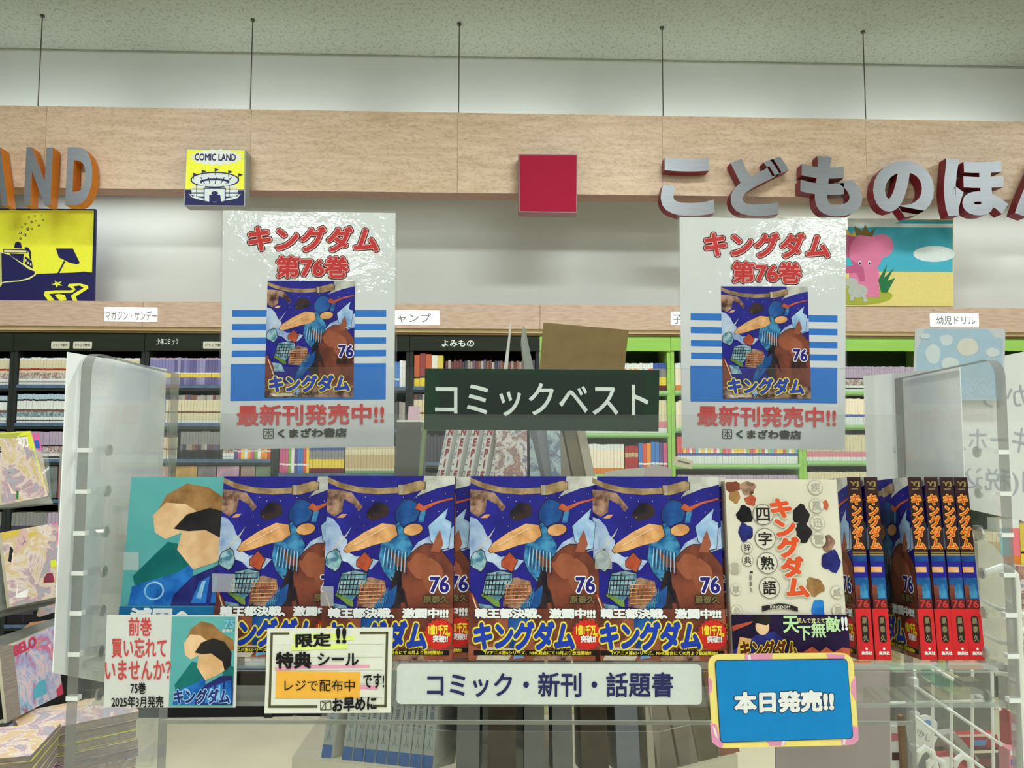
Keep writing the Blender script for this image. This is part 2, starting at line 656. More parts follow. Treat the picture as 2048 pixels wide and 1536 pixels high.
navy = flat('navy', (36, 36, 88)); yel = flat('sign_yellow', (240, 240, 66)); cream_y = flat('pale_yellow', (236, 238, 150))
paleblue = flat('pale_blue_white', (214, 224, 222))


def quad_to(L, pts):
    return [L(*p) for p in pts]


# COMIC LAND square sign
t, L = sgn('square_sign', 'yellow and navy square sign with white stadium drawing', 'sign', (433, 416), SY)
tl, tr, br, bl = L(372, 296), L(491, 299), L(490, 413), L(368, 411)
mb = MB().prism([tl, tr, br, bl], 0, FY0 - SY - 0.001, mat('sign_edge_grey', (158, 160, 158), 0.4, 0.03)); mb.build('sign_box', t)
mb = MB()
mb.prism(quad_to(L, [(374, 299), (489, 301), (488, 379), (371, 378)]), -0.002, 0, yel)
mb.prism(quad_to(L, [(371, 380), (488, 381), (488, 411), (370, 410)]), -0.002, 0, navy)
mb.build('face_print', t)
mb = MB()
star = []
for k in range(36):
    a = 2 * math.pi * k / 36
    r = 1.0 if k % 2 == 0 else 0.78
    star.append(L(433 + 56 * r * math.cos(a), 315 + 17 * r * math.sin(a)))
mb.prism(star, -0.003, -0.002, M('white'))
mb.build('burst', t)
mb = MB(); x0, z0 = L(390, 321); x1, z1 = L(472, 309)
text_into(mb, 'COMIC LAND', rectfn(x0, x1, z0, z1, -0.004), navy, off=0.03)
mb.build('lettering', t)
mb = MB()
for i, (cx, cz, rx, rz, m) in enumerate(((430, 360, 49, 16, navy), (430, 360, 46, 13.5, paleblue), (430, 364, 30, 7, navy), (430, 366, 26, 5, paleblue))):
    mb.prism([L(*q) for q in ell(cx, cz, rx, rz, 28)], -0.003 - 0.0004 * i, -0.002, m)
for a in (-32, -15, 2, 20, 36):
    mb.prism([L(430 + a * 0.9, 355), L(432 + a * 0.9, 355), L(430.5 + a * 0.62, 368), L(429 + a * 0.62, 368)], -0.0052, -0.002, navy)
for j in range(3):
    for sx in (-1, 1):
        xs = 430 + sx * 33
        mb.prism([L(xs - 14, 372 + 8 * j), L(xs + 14, 372 + 8 * j), L(xs + 13 , 377 + 8 * j), L(xs - 13, 377 + 8 * j)], -0.0042, -0.002, paleblue)
        mb.prism([L(xs - 4, 371 + 8 * j), L(xs - 3, 371 + 8 * j), L(xs - 3, 379 + 8 * j), L(xs - 4, 379 + 8 * j)], -0.0046, -0.002, navy)
mb.prism(quad_to(L, [(378, 388), (400, 396), (430, 400), (462, 396), (482, 388), (476, 396), (462, 400), (430, 405), (400, 400), (384, 395)]), -0.0042, -0.002, paleblue)
mb.prism(quad_to(L, [(408, 376), (452, 376), (452, 404), (408, 404)]), -0.0048, -0.002, navy)
mb.prism(quad_to(L, [(410, 378), (450, 378), (450, 402), (443, 404), (441, 390), (419, 390), (419, 404), (410, 402)]), -0.0052, -0.002, paleblue)
mb.prism([L(*q) for q in ell(430, 387, 7, 4, 14)], -0.0056, -0.002, navy)
for fx, fz in ((387, 346), (404, 340), (430, 337), (457, 341), (477, 347)):
    mb.prism(quad_to(L, [(fx, fz), (fx + 9, fz + 3), (fx + 1, fz + 6), (fx + 1, fz + 13), (fx, fz + 13)]), -0.0052, -0.002, navy)
mb.build('stadium_drawing', t)

# red square sign
t, L = sgn('square_sign', 'plain crimson square sign with thin grey frame', 'sign', (1095, 428), SY)
MB().prism(quad_to(L, [(1037, 308), (1155, 309), (1154, 426), (1037, 424)]), 0, FY0 - SY - 0.001, mat('sign_frame_mauve', (150, 110, 120), 0.4)).build('sign_box', t)
MB().prism(quad_to(L, [(1039, 311), (1153, 311), (1152, 423), (1040, 422)]), -0.002, 0, flat('crimson', (158, 28, 56), 0.85)).build('face_print', t)


# 3D letters
def letter3d(ch, box, label, face, side, off, depth=0.075, Y=4.33, skew=0, cat='letter', grp=None, wide=None):
    x0p, x1p, y0p, y1p = box      # px
    t, L = sgn('sign_letter', label, cat, ((x0p + x1p) / 2, y1p), Y, grp)
    a0, b0 = L(x0p, y1p)
    a1, b1 = L(x1p, y0p)
    vs, fs, nz, bb = text_raw(ch, off, extr=0.5, res=5)
    X0, X1 = bb[0] - off, bb[1] + off
    Y0, Y1 = bb[2] - off, bb[3] + off
    mb = MB()
    mf, ms = mb.mi(face), mb.mi(side)
    for v in vs:
        mb.v.append((a0 + (v[0] - X0) / (X1 - X0) * (a1 - a0), (0.5 - v[2]) * depth, b0 + (v[1] - Y0) / (Y1 - Y0) * (b1 - b0)))
    for f, n in zip(fs, nz):
        mb.f.append(tuple(f))
        mb.m.append(mf if n > 0.9 else ms)
    mb.build('letter_body', t)
    return t


redside = mat('letter_red', (122, 32, 44), 0.35, 0.05)
orgside = mat('letter_orange', (214, 128, 34), 0.45, 0.05)
brushed = mat('brushed_metal', (128, 131, 134), 0.46, 0.06, 6, metal=1.0, stretch=(1, 1, 30))
grp = 'brushed metal letters with red sides'
letter3d('こ', (1322, 1427, 316, 431), 'bright metal hiragana こ with red sides, on the fascia', brushed, redside, 0.05, grp=grp)
letter3d('ど', (1462, 1577, 313, 431), 'grey metal hiragana ど with two small strokes and red sides', brushed, redside, 0.05, grp=grp)
letter3d('も', (1602, 1722, 313, 432), 'grey metal hiragana も with crossing bars and red sides', brushed, redside, 0.05, grp=grp)
letter3d('の', (1748, 1866, 322, 434), 'grey metal hiragana の shaped as one open loop', brushed, redside, 0.05, grp=grp)
letter3d('ほ', (1890, 2012, 318, 432), 'bright metal hiragana ほ with red sides, near the right edge', brushed, redside, 0.05, grp=grp)
letter3d('ん', (2030, 2145, 318, 434), 'metal hiragana cut off by the right edge', brushed, redside, 0.05, grp=grp)
og = 'grey letters with orange sides'
brg = mat('brushed_dark', (140, 144, 150), 0.4, 0.06, 6, metal=0.85, stretch=(1, 1, 30))
letter3d('A', (-34, 22, 295, 410), 'grey letter A with orange sides, cut off by the left edge', brg, orgside, 0.045, 0.075, 4.33, grp=og)
letter3d('N', (47, 106, 295, 410), 'grey letter N with orange sides', brg, orgside, 0.045, 0.075, 4.33, grp=og)
letter3d('D', (130, 187, 295, 410), 'grey letter D with orange sides', brg, orgside, 0.045, 0.075, 4.33, grp=og)

# ================================================================ posters above the bookcases
HY = 4.60
t, L = sgn('wall_poster', 'yellow and navy beach poster with ship and parasol', 'poster', (60, 601), 4.62)
MB().prism(quad_to(L, [(-330, 415), (191, 418), (187, 602), (-330, 599)]), 0, 0.02, navy).build('board', t)
mb = MB()
mb.prism(quad_to(L, [(-328, 418), (188, 421), (184, 545), (168, 543), (150, 545), (120, 546), (70, 548), (40, 548), (-328, 548)]), -0.001, 0, yel)
mb.build('sky_print', t)
mb = MB()
PLN = [0]
def pl(pts, m, d):
    PLN[0] += 1
    mb.prism(quad_to(L, pts), -0.0012 - 0.0006 * d - 0.00002 * (PLN[0] % 28), -0.001, m)
pl([(-40, 500), (0, 503), (20, 508), (45, 525), (58, 536), (72, 541), (72, 550), (60, 558), (40, 563), (10, 565), (-20, 575), (-60, 560)], cream_y, 0)
pl([(-40, 502), (0, 505), (19, 510), (43, 528), (57, 538), (70, 543), (69, 549), (57, 556), (38, 561), (10, 563), (-18, 572), (-58, 558)], navy, 1)
pl([(1, 506), (3, 506), (4, 570), (1, 574)], cream_y, 2)
pl([(6, 498), (56, 499), (55, 507), (7, 505)], navy, 0)
pl([(8, 500), (53, 501), (53, 505), (9, 504)], cream_y, 1)
pl([(28, 496), (31, 485), (36, 483), (42, 486), (44, 497)], navy, 1)
pl([(20, 507), (48, 508), (46, 527), (22, 512)], navy, 0)
pl([(50, 512), (64, 522), (66, 538), (50, 528)], navy, 1)
for wx, wz in ((52, 521), (57, 526), (62, 529)):
    pl(ell(wx, wz, 1.6, 2.6, 10), cream_y, 3)
pl([(50, 494), (57, 495), (62, 503), (63, 520), (60, 518), (58, 505), (50, 498)], navy, 2)
pl([(112, 497), (146, 497), (160, 526), (154, 529), (138, 525), (118, 515)], navy, 1)
pl([(128, 522), (131, 523), (117, 550), (114, 549)], navy, 1)
st = []
for k in range(10):
    a_, r_ = math.pi * k / 5 + .5, (12 if k % 2 == 0 else 4.5)
    st.append((115 + r_ * math.cos(a_), 568 + .62 * r_ * math.sin(a_)))
pl(st, yel, 2)
pl([(97, 602), (88, 590), (90, 583), (110, 581), (140, 581), (148, 579), (136, 573), (138, 568), (160, 567), (176, 571), (177, 577), (160, 588), (152, 593), (155, 602), (147, 602), (142, 592), (150, 586), (168, 576), (160, 571), (146, 573), (152, 579), (146, 585), (110, 587), (98, 588), (110, 601)], yel, 2)
pl([(120, 602), (110, 590), (118, 588), (130, 590), (134, 601)], yel, 3)
for sx, sz, sr in ((41, 477, 2.4), (50, 470, 3.2), (41, 466, 2.6), (56, 458, 3), (64, 458, 2), (44, 454, 1.6), (51, 448, 2), (63, 444, 2.4), (72, 442, 1.5), (78, 451, 2.2), (58, 435, 2), (70, 432, 1.8), (86, 440, 1.8), (84, 431, 1.4)):
    pl(ell(sx, sz, sr, sr, 10), navy, 1)
    pl(ell(sx, sz, sr * 0.5, sr * 0.5, 8), yel, 2)
mb.build('drawing', t)

t, L = sgn('wall_poster', 'children poster of a pink elephant on a beach under blue sky', 'poster', (1750, 613), 4.62)
MB().prism(quad_to(L, [(1560, 436), (1907, 439), (1907, 613), (1560, 611)]), 0, 0.02, flat('beach_sand', (222, 206, 128))).build('board', t)
mb = MB()
pl([(1560, 438), (1905, 441), (1905, 544), (1560, 542)], flat('sea_blue', (70, 172, 196)), 0)
wc = flat('cloud_white', (214, 226, 224))
pl([(1690, 437), (1800, 437), (1798, 444), (1770, 452), (1720, 456), (1690, 452)], wc, 1)
pl(ell(1868, 508, 42, 16, 22), wc, 1)
pl([(1560, 446), (1905, 448), (1905, 455), (1560, 453)], wc, 2)
gr = flat('grass_patch', (160, 168, 60)); pk = flat('elephant_pink', (214, 120, 158)); pk2 = flat('elephant_pink_dark', (186, 90, 130)); dg = flat('leaf_green', (36, 112, 66))
pl(ell(1715, 592, 70, 18, 24), gr, 1)
pl([(1762, 585), (1756, 560), (1774, 530), (1768, 556), (1788, 535), (1774, 562), (1790, 556), (1774, 585)], dg, 2)
pl(ell(1762, 492, 25, 24), pk, 2)
pl(ell(1700, 492, 24, 24), pk2, 2)
pl(ell(1728, 550, 30, 34), pk, 3)
pl(ell(1732, 505, 34, 38), pk, 4)
pl([(1702, 520), (1726, 535), (1730, 562), (1720, 564)], pk2, 5)
pl([(1690, 534), (1712, 530), (1714, 546), (1690, 546)], pk2, 5)
pl([(1722, 566), (1758, 566), (1758, 594), (1722, 594)], pk, 4)
for ex in (1719, 1738):
    pl(ell(ex, 526, 3, 4, 10), M('white'), 6)
    pl(ell(ex, 527, 1.8, 2.6, 10), navy, 7)
pl([(1712, 470), (1708, 452), (1724, 462), (1730, 450), (1738, 466), (1750, 458), (1744, 474)], flat('frond_brown', (110, 96, 50)), 5)
pl([(1690, 470), (1692, 458), (1702, 470), (1708, 462), (1712, 474)], flat('pine_yellow', (200, 176, 70)), 5)
gm = flat('mouse_grey', (176, 180, 172))
pl(ell(1715, 582, 20, 14), gm, 6)
pl(ell(1702, 565, 13, 9), gm, 7)
pl([(1700, 592), (1706, 592), (1708, 602), (1698, 602)], gm, 7)
pl([(1724, 592), (1730, 592), (1736, 604), (1726, 604)], gm, 7)
mb.build('drawing', t)

# ================================================================ bookcases along the back wall
edges_px = [-512, -247, 18, 283, 550, 818, 1080, 1345, 1607, 1870, 2133, 2398]
HZ0, HZ1 = 2.283, 2.433
CASEY = 4.655
TOPZ = WY(1024, 671, 4.63).z
hx = [WY(p, 690, HY).x for p in edges_px]
head = link('trim_3', None, None, (0, HY, HZ0)); tag(head, kind='structure')
for a, b in ((hx[0], hx[3]), (hx[3], hx[6]), (hx[6], hx[9]), (hx[9], hx[11])):
    MB().box(a + .001, b - .001, 0, WALLY - HY, 0.0, HZ1 - HZ0, M('header_wood'), {'d': M('wood_edge')}).build('panel', head)
MB().box(hx[0], hx[-1], 0.02, 0.3, -0.022, -0.001, M('wood_edge')).build('edge_strip', head)
MB().box(hx[0], hx[-1], 0.03, 0.3, -0.034, -0.022, mat('edge_dark', (120, 100, 66), 0.5)).build('edge_strip', head)

rowz_px = {0: [772, 848, 920, 1000, 1083, 1166, 1249, 1332], 1: [772, 848, 920, 1000, 1083, 1166, 1249, 1332], 2: [772, 848, 920, 1000, 1083, 1166, 1249, 1332],
           3: [772, 848, 920, 1000, 1083, 1166, 1249, 1332], 4: [776, 860, 948, 1020, 1083, 1166, 1249, 1332], 5: [776, 852, 926, 1000, 1083, 1166, 1249, 1332],
           6: [782, 866, 948, 1020, 1100, 1180, 1260, 1340], 7: [782, 856, 928, 1005, 1083, 1166, 1249, 1332], 8: [782, 850, 922, 1000, 1083, 1166, 1249, 1332],
           9: [782, 866, 948, 1130, 1200, 1270, 1340], 10: [782, 866, 948, 1030, 1130, 1220, 1310]}
case_labels = ['dark bookcase beyond the left edge of the view', 'dark bookcase at the far left, mostly beyond the view', 'dark bookcase behind the left acrylic side panel',
               'dark bookcase behind the left standing poster, headed 少年コミック', 'dark bookcase behind and right of the left standing poster',
               'dark bookcase headed よみもの, behind the green board', 'lime green bookcase between brown cardboard and right standing poster',
               'lime green bookcase mostly hidden by the right standing poster', 'lime green bookcase between right standing poster and pale blue card',
               'lime green bookcase behind the pale blue card, at the right', 'lime green bookcase cut off by the right edge']


def shelf_z(px_y, pxm):
    return WY(pxm, px_y, CASEY + 0.02).z


cases = []
for i in range(11):
    x0, x1 = hx[i], hx[i + 1]
    green = i >= 6
    body = M('lime') if green else M('dark_green')
    inner = M('lime_pale') if green else M('dark_shelf')
    t = thing('bookcase', case_labels[i], 'bookcase', ((x0 + x1) / 2, CASEY, 0), group='bookcases along the back wall')
    w = (x1 - x0) / 2
    bk = WALLY - CASEY
    MB().box(-w + .001, -w + 0.022, 0, bk, 0, TOPZ, body if green else inner).build('side_panel', t)
    MB().box(w - 0.022, w - .001, 0, bk, 0, TOPZ, body if green else inner).build('side_panel', t)
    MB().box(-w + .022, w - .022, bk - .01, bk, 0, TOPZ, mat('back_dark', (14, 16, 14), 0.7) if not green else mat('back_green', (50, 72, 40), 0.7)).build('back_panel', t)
    zt = WY((edges_px[i] + edges_px[i + 1]) / 2, 702, CASEY).z
    MB().box(-w + .0015, w - .0015, -0.012, 0.01, zt, TOPZ, body).build('top_board', t)
    pm = (edges_px[i] + edges_px[i + 1]) / 2
    for yy in rowz_px[i]:
        z = shelf_z(yy, pm)
        mb = MB().box(-w + .022, w - .022, 0.0, bk - .01, z - 0.03, z - 0.001, inner)
        mb.build('shelf', t)
        if green:
            MB().tube([(-w + .022, -0.006, z - 0.012), (w - .022, -0.006, z - 0.012)], 0.013, inner, 10).build('shelf_lip', t)
        else:
            MB().box(-w + .022, w - .022, -0.004, 0.0, z - 0.014, z + 0.006, M('bluelip')).build('shelf_lip', t)
    MB().box(-w + .022, w - .022, 0.02, 0.04, 0, 0.07, M('black') if not green else M('wood_edge')).build('plinth', t)
    cases.append((t, x0, x1, pm))

# lettering on the dark top boards and the header signs
def label_plate(pts, label, body, txt=None, tcol='gray_text', Y=HY - 0.004, name='shelf_sign', tb=None, off=0.0):
    cx = (pts[0] + pts[1]) / 2
    t, L = sgn(name, label, 'sign', (cx, pts[3]), Y)
    a, b = L(pts[0], pts[3]), L(pts[1], pts[2])
    MB().prism(rrect(a[0], b[0], a[1], b[1], 0.006, 3), 0, 0.0035, body).build('plate', t)
    if txt:
        a, b = L(tb[0], tb[3]), L(tb[1], tb[2])
        m2 = MB()
        text_into(m2, txt, rectfn(a[0], b[0], a[1], b[1], -0.0012), M(tcol), off=off or .012)
        m2.build('lettering', t)
    return t


label_plate((208, 315, 615, 643), 'bright white header sign マガジン・サンデー on the left', M('signwhite'), 'マガジン・サンデー', tb=(211, 314, 622, 640))
label_plate((700, 879, 621, 649), 'bright white header sign ジャンプ beside the left standing poster', M('signwhite'), '少年ジャンプ', tb=(722, 862, 627, 645))
label_plate((1342, 1460, 624, 650), 'bright white header sign 子 cut off by the right standing poster', M('signwhite'), '子ども', tb=(1345, 1405, 629, 648))
label_plate((1861, 1957, 627, 654), 'bright white header sign 幼児ドリル above the pale blue card', M('signwhite'), '幼児ドリル', tb=(1873, 1950, 632, 649))
mat('cream_label', (206, 204, 184), 0.6, 0.03)
for a, b, lb in ((102, 139, 'small cream label on dark top board, leftmost'), (146, 184, 'small cream label on dark top board, second from the left'), (406, 452, 'small cream label touching the left standing poster')):
    label_plate((a, b, 683, 697), lb, M('cream_label'), 'ジャンプ新刊', 'black', CASEY - 0.0165, 'shelf_label', (a + 4, b - 4, 687, 693))
def board_text(txt, box, ci, off=0.0):
    t, x0, x1, pm = cases[ci]
    p0, p1 = WY(box[0], box[3], CASEY - 0.013), WY(box[1], box[2], CASEY - 0.013)
    m2 = MB()
    text_into(m2, txt, rectfn(p0.x - t.location.x, p1.x - t.location.x, p0.z, p1.z, -0.0135), M('white'), off=off)
    m2.build('lettering', t)
board_text('少年コミック', (313, 357, 677, 689), 3, 0.01)
board_text('よみもの', (884, 948, 680, 693), 5, 0.02)

# ---- books on the shelves.  Each pattern is a list of (fraction, material) bands from the bottom up
for nm, c in (('sp_white', (222, 226, 222)), ('sp_cream', (214, 204, 170)), ('sp_black', (34, 32, 36)), ('sp_red', (170, 44, 48)), ('sp_blue', (70, 92, 160)), ('sp_yellow', (226, 200, 70)),
              ('sp_brown', (120, 84, 66)), ('sp_grey', (136, 136, 134)), ('sp_orange', (222, 130, 56)), ('sp_pink', (216, 132, 150)), ('sp_tan', (190, 170, 130)), ('sp_lblue', (176, 196, 208)), ('sp_green', (120, 160, 120)), ('sp_teal', (70, 120, 130)), ('sp_mauve', (176, 160, 180)), ('sp_wine', (110, 40, 50))):
    mat(nm, c, 0.5, 0.05, 60)
PAT = {
    'a': [(.12, 'sp_white'), (.03, 'sp_grey'), (.10, 'sp_white'), (.22, 'mixed_print'), (.08, 'sp_cream'), (.07, 'sp_red'), (.30, 'sp_cream'), (.08, 'sp_white')],
    'b': [(.10, 'sp_white'), (.03, 'sp_black'), (.10, 'sp_white'), (.18, 'teal_print'), (.08, 'sp_brown'), (.28, 'sp_white'), (.06, 'sp_black'), (.17, 'sp_lblue')],
    'c': [(.07, 'sp_white'), (.05, 'sp_black'), (.10, 'sp_white'), (.26, 'mixed_print'), (.05, 'sp_black'), (.47, 'sp_mauve')],
    'd': [(.3, 'purple_any'), (.14, 'sp_yellow'), (.03, 'sp_white'), (.46, 'purple_any'), (.07, 'sp_mauve')],
    'e': [(.12, 'sp_white'), (.25, 'sp_cream'), (.06, 'sp_brown'), (.4, 'sp_cream'), (.17, 'dull_any')],
    'f': [(.35, 'sp_black'), (.2, 'dull_any'), (.45, 'sp_grey')],
    'g': [(.3, 'bright_any'), (.06, 'sp_white'), (.64, 'bright_any')],
    'h': [(1, 'dull_any')],
    'i': [(.28, 'sp_yellow'), (.05, 'sp_black'), (.67, 'warm_any')],
    'j': [(.2, 'sp_wine'), (.3, 'sp_yellow'), (.3, 'sp_grey'), (.2, 'sp_blue')],
    'k': [(.15, 'sp_white'), (.2, 'sp_pink'), (.65, 'sp_cream')],
    'l': [(.6, 'sp_red'), (.15, 'sp_tan'), (.25, 'sp_red')],
    'm': [(.3, 'sp_white'), (.1, 'sp_blue'), (.6, 'kids_any')],
    'n': [(.2, 'sp_orange'), (.6, 'kids_any'), (.2, 'sp_white')],
    'o': [(1, 'kids_any')],
    'p': [(.12, 'sp_green'), (.08, 'sp_cream'), (.5, 'sp_tan'), (.3, 'sp_cream')],
    'r': [(.15, 'sp_red'), (.7, 'sp_red'), (.15, 'sp_wine')],
}
_bm = {}


def book_mesh(pat, w, h, d=0.115):
    key = (pat, round(w, 4), round(h, 4), d)
    if key in _bm:
        return _bm[key]
    mb = MB()
    z = 0
    for fr, m in PAT[pat]:
        z2 = z + fr * h
        b = len(mb.v)
        mb.v += [(-w / 2, 0, z), (-w / 2 + w * .15, -0.0015, z), (w / 2 - w * .15, -0.0015, z), (w / 2, 0, z), (-w / 2, 0, z2), (-w / 2 + w * .15, -0.0015, z2), (w / 2 - w * .15, -0.0015, z2), (w / 2, 0, z2)]
        for q in ((0, 1, 5, 4), (1, 2, 6, 5), (2, 3, 7, 6)):
            mb.f.append(tuple(b + k for k in q))
            mb.m.append(mb.mi(M(m)))
        z = z2
    top = PAT[pat][-1][1]
    mb.poly([(-w / 2, 0, h), (w / 2, 0, h), (w / 2, d, h), (-w / 2, d, h)], M('sp_cream'))
    mb.poly([(-w / 2, 0, 0), (-w / 2, 0, h), (-w / 2, d, h), (-w / 2, d, 0)], M(top))
    mb.poly([(w / 2, 0, 0), (w / 2, d, 0), (w / 2, d, h), (w / 2, 0, h)], M(top))
    mb.poly([(-w / 2, 0, 0), (-w / 2, d, 0), (w / 2, d, 0), (w / 2, 0, 0)], M(top))
    mb.poly([(-w / 2, d, 0), (-w / 2, d, h), (w / 2, d, h), (w / 2, d, 0)], M('sp_cream'))
    me = mb.mesh('book')
    _bm[key] = me
    return me


ONES = ['', 'first', 'second', 'third', 'fourth', 'fifth', 'sixth', 'seventh', 'eighth', 'ninth', 'tenth', 'eleventh', 'twelfth', 'thirteenth', 'fourteenth', 'fifteenth', 'sixteenth', 'seventeenth', 'eighteenth', 'nineteenth']
TENS = {2: ('twentieth', 'twenty'), 3: ('thirtieth', 'thirty'), 4: ('fortieth', 'forty'), 5: ('fiftieth', 'fifty')}


def ordinal(n):
    if n < 20:
        return ONES[n]
    a, b = TENS[n // 10]
    return a if n % 10 == 0 else b + '-' + ONES[n % 10]


STUFF = []         # (mesh, x, y, z)
N_IND = [0]


def row(ci, ri, segs, visible, label, group, h=0.172):
    """segs: list of (px_from, px_to, pattern, spine width px, height m)"""
    t, x0, x1, pm = cases[ci]
    z = shelf_z(rowz_px[ci][ri], pm) + 0.0005
    cnt = 0
    for a, b, pat, wpx, hh in segs:
        n = max(1, int(round((b - a) / wpx)))
        xa, xb = WY(a, 800, CASEY).x, WY(b, 800, CASEY).x
        xa, xb = max(xa, x0 + .024), min(xb, x1 - .024)
        w = (xb - xa) / n
        for k in range(n):
            jh = hh + random.choice((0, 0, 0, 0.002, -0.002)) if pat not in 'ghio' else hh + random.uniform(-.012, .004)
            me = book_mesh(pat, round(w * 0.96, 4), round(jh, 3))
            x = xa + (k + .5) * w
            y = CASEY + 0.012 + random.uniform(0, .004)
            px = a + (k + .5) * (b - a) / n
            if visible and visible[0] <= px <= visible[1] and N_IND[0] < 298:
                o = link('shelf_book', me, None, (x, y, z))
                cnt += 1
                tag(o, label.replace('#', ordinal(cnt)), 'book', group)
                N_IND[0] += 1
            else:
                STUFF.append((me, x, y, z))


# left dark bookcases
row(2, 0, [(22, 56, 'a', 6, .165), (56, 275, 'a', 6.1, .168)], (20, 150), '# white-topped comic from the frame edge, top shelf left of the acrylic side panel', 'comics on the top left shelf', )
row(2, 1, [(24, 270, 'b', 6.1, .176)], (20, 150), '# pale blue-topped comic from the left, second shelf left of the acrylic side panel', 'comics on the second left shelf')
row(2, 2, [(24, 130, 'c', 6.6, .168), (130, 270, 'r', 6.5, .168)], (85, 150), '# mauve or red comic right of the yellow magazine, third shelf', 'comics on the third left shelf')
row(1, 0, [(-240, 12, 'a', 6.1, .168)], (0, 12), '# comic at the very left edge of the top shelf', 'comics at the left edge, top shelf')
row(1, 1, [(-240, 12, 'b', 6.1, .168)], None, '', '')
row(1, 2, [(-240, 12, 'c', 6.1, .168)], (0, 12), '# comic at the very left edge of the third shelf', 'comics at the left edge, third shelf')
row(3, 0, [(290, 543, 'd', 6.3, .168)], (343, 448), '# purple comic right of the acrylic side panel, top shelf by the left poster', 'purple comics on the top shelf')
row(3, 1, [(290, 330, 'g', 6.3, .16), (330, 543, 'e', 6.3, .172)], (343, 448), '# cream comic right of the acrylic side panel, second shelf by the left poster', 'cream comics on the second shelf')
row(3, 2, [(290, 356, 'e', 6, .16), (362, 445, 'f', 6, .168), (447, 470, 'a', 8, .16), (470, 543, 'g', 6.5, .165)], (343, 545), '# comic right of the acrylic side panel, third shelf reaching under the left poster', 'comics on the third shelf by the left poster')
row(4, 0, [(556, 812, 'g', 6.5, .17)], (793, 815), '# bright paperback right of the left standing poster, top shelf', 'paperbacks right of the left poster, top shelf')
row(4, 1, [(556, 812, 'h', 6.5, .17)], (793, 815), '# dull paperback right of the left standing poster, second shelf', 'paperbacks right of the left poster, second shelf')
row(4, 2, [(556, 620, 'g', 6.3, .175), (620, 690, 'j', 6.3, .175), (692, 790, 'p', 6.3, .165)], (556, 790), '# paperback from the left on the shelf under the left standing poster', 'paperbacks under the left poster')
row(5, 0, [(824, 886, 'i', 12, .206), (890, 1074, 'h', 5.6, .17)], (824, 1074), '# book from the left on the shelf under the heading よみもの', 'books under the heading よみもの')
row(5, 1, [(824, 1074, 'e', 9, .19)], (824, 850), '# cream book from the left, second shelf under よみもの beside the green board', 'books on the second shelf left of the green board')
row(5, 2, [(824, 1074, 'h', 7, .17)], None, '', '')
# green bookcases
row(6, 0, [(1090, 1308, 'n', 5.5, .17), (1308, 1340, 'j', 6, .17)], (1250, 1342), '# thin bright book right of the brown cardboard, top lime shelf', 'books on the top lime shelf')
row(6, 1, [(1090, 1318, 'k', 6, .19), (1318, 1340, 'k', 7, .2)], (1318, 1342), '# pink and cream book between green board and lime upright', 'books on the second lime shelf')
row(6, 2, [(1090, 1248, 'n', 7, .18), (1250, 1276, 'l', 7, .17), (1277, 1340, 'g', 9, .19)], (1248, 1342), '# book from the left on the third lime shelf, left of the right poster', 'books on the third lime shelf')
row(7, 0, [(1352, 1600, 'n', 6, .17)], None, '', '')
row(7, 1, [(1352, 1600, 'o', 6, .17)], None, '', '')
row(7, 2, [(1354, 1602, 'm', 6.2, .165)], (1354, 1602), '# small bright book from the left, lime shelf under the right standing poster', 'picture books under the right poster')
row(7, 3, [(1354, 1602, 'c', 6.2, .165)], None, '', '')
row(8, 0, [(1612, 1865, 'c', 5.4, .15)], None, '', '')
row(8, 1, [(1612, 1865, 'm', 6, .16)], None, '', '')
row(8, 2, [(1612, 1865, 'k', 6, .16)], None, '', '')
row(8, 3, [(1612, 1865, 'p', 6, .17)], None, '', '')
row(9, 2, [(1876, 2128, 'n', 6, .17)], None, '', '')
row(9, 3, [(1876, 1990, 'p', 7, .2), (1990, 2030, 'n', 16, .28), (2030, 2128, 'i', 12, .26)], (1985, 2060), '# large bright book from the left at the right edge above the wire rack', 'large books at the right edge')
row(9, 4, [(1876, 2128, 'h', 7, .17)], None, '', '')
for ci in range(1, 10):
    for ri in range(3, len(rowz_px[ci])):
        if (ci, ri) in ((7, 3), (8, 3), (9, 3), (9, 4)):
            continue
        a, b = edges_px[ci] + 8, edges_px[ci + 1] - 6
        pats = 'abcdefh' if ci < 6 else 'kmnop'
        if ri == 3 and ci in (2, 3):
            continue
        a2 = a
        segs = []
        while a2 < b - 5:
            wseg = min(random.uniform(50, 110), b - a2)
            segs.append((a2, a2 + wseg, random.choice(pats), 7.5, .168))
            a2 += wseg
        row(ci, ri, segs, None, '', '')

# join everything that is past the countable ones
mb = MB()
for me, x, y, z in STUFF:
    b = len(mb.v)
    mb.v += [(v.co.x + x, v.co.y + y, v.co.z + z) for v in me.vertices]
    for p in me.polygons:
        mb.f.append(tuple(b + i for i in p.vertices))
        mb.m.append(mb.mi(me.materials[p.material_index]))
o = mb.build('shelf_books_beyond')
tag(o, 'the other books filling the shelves along the back wall, mostly hidden', 'books', kind='stuff')

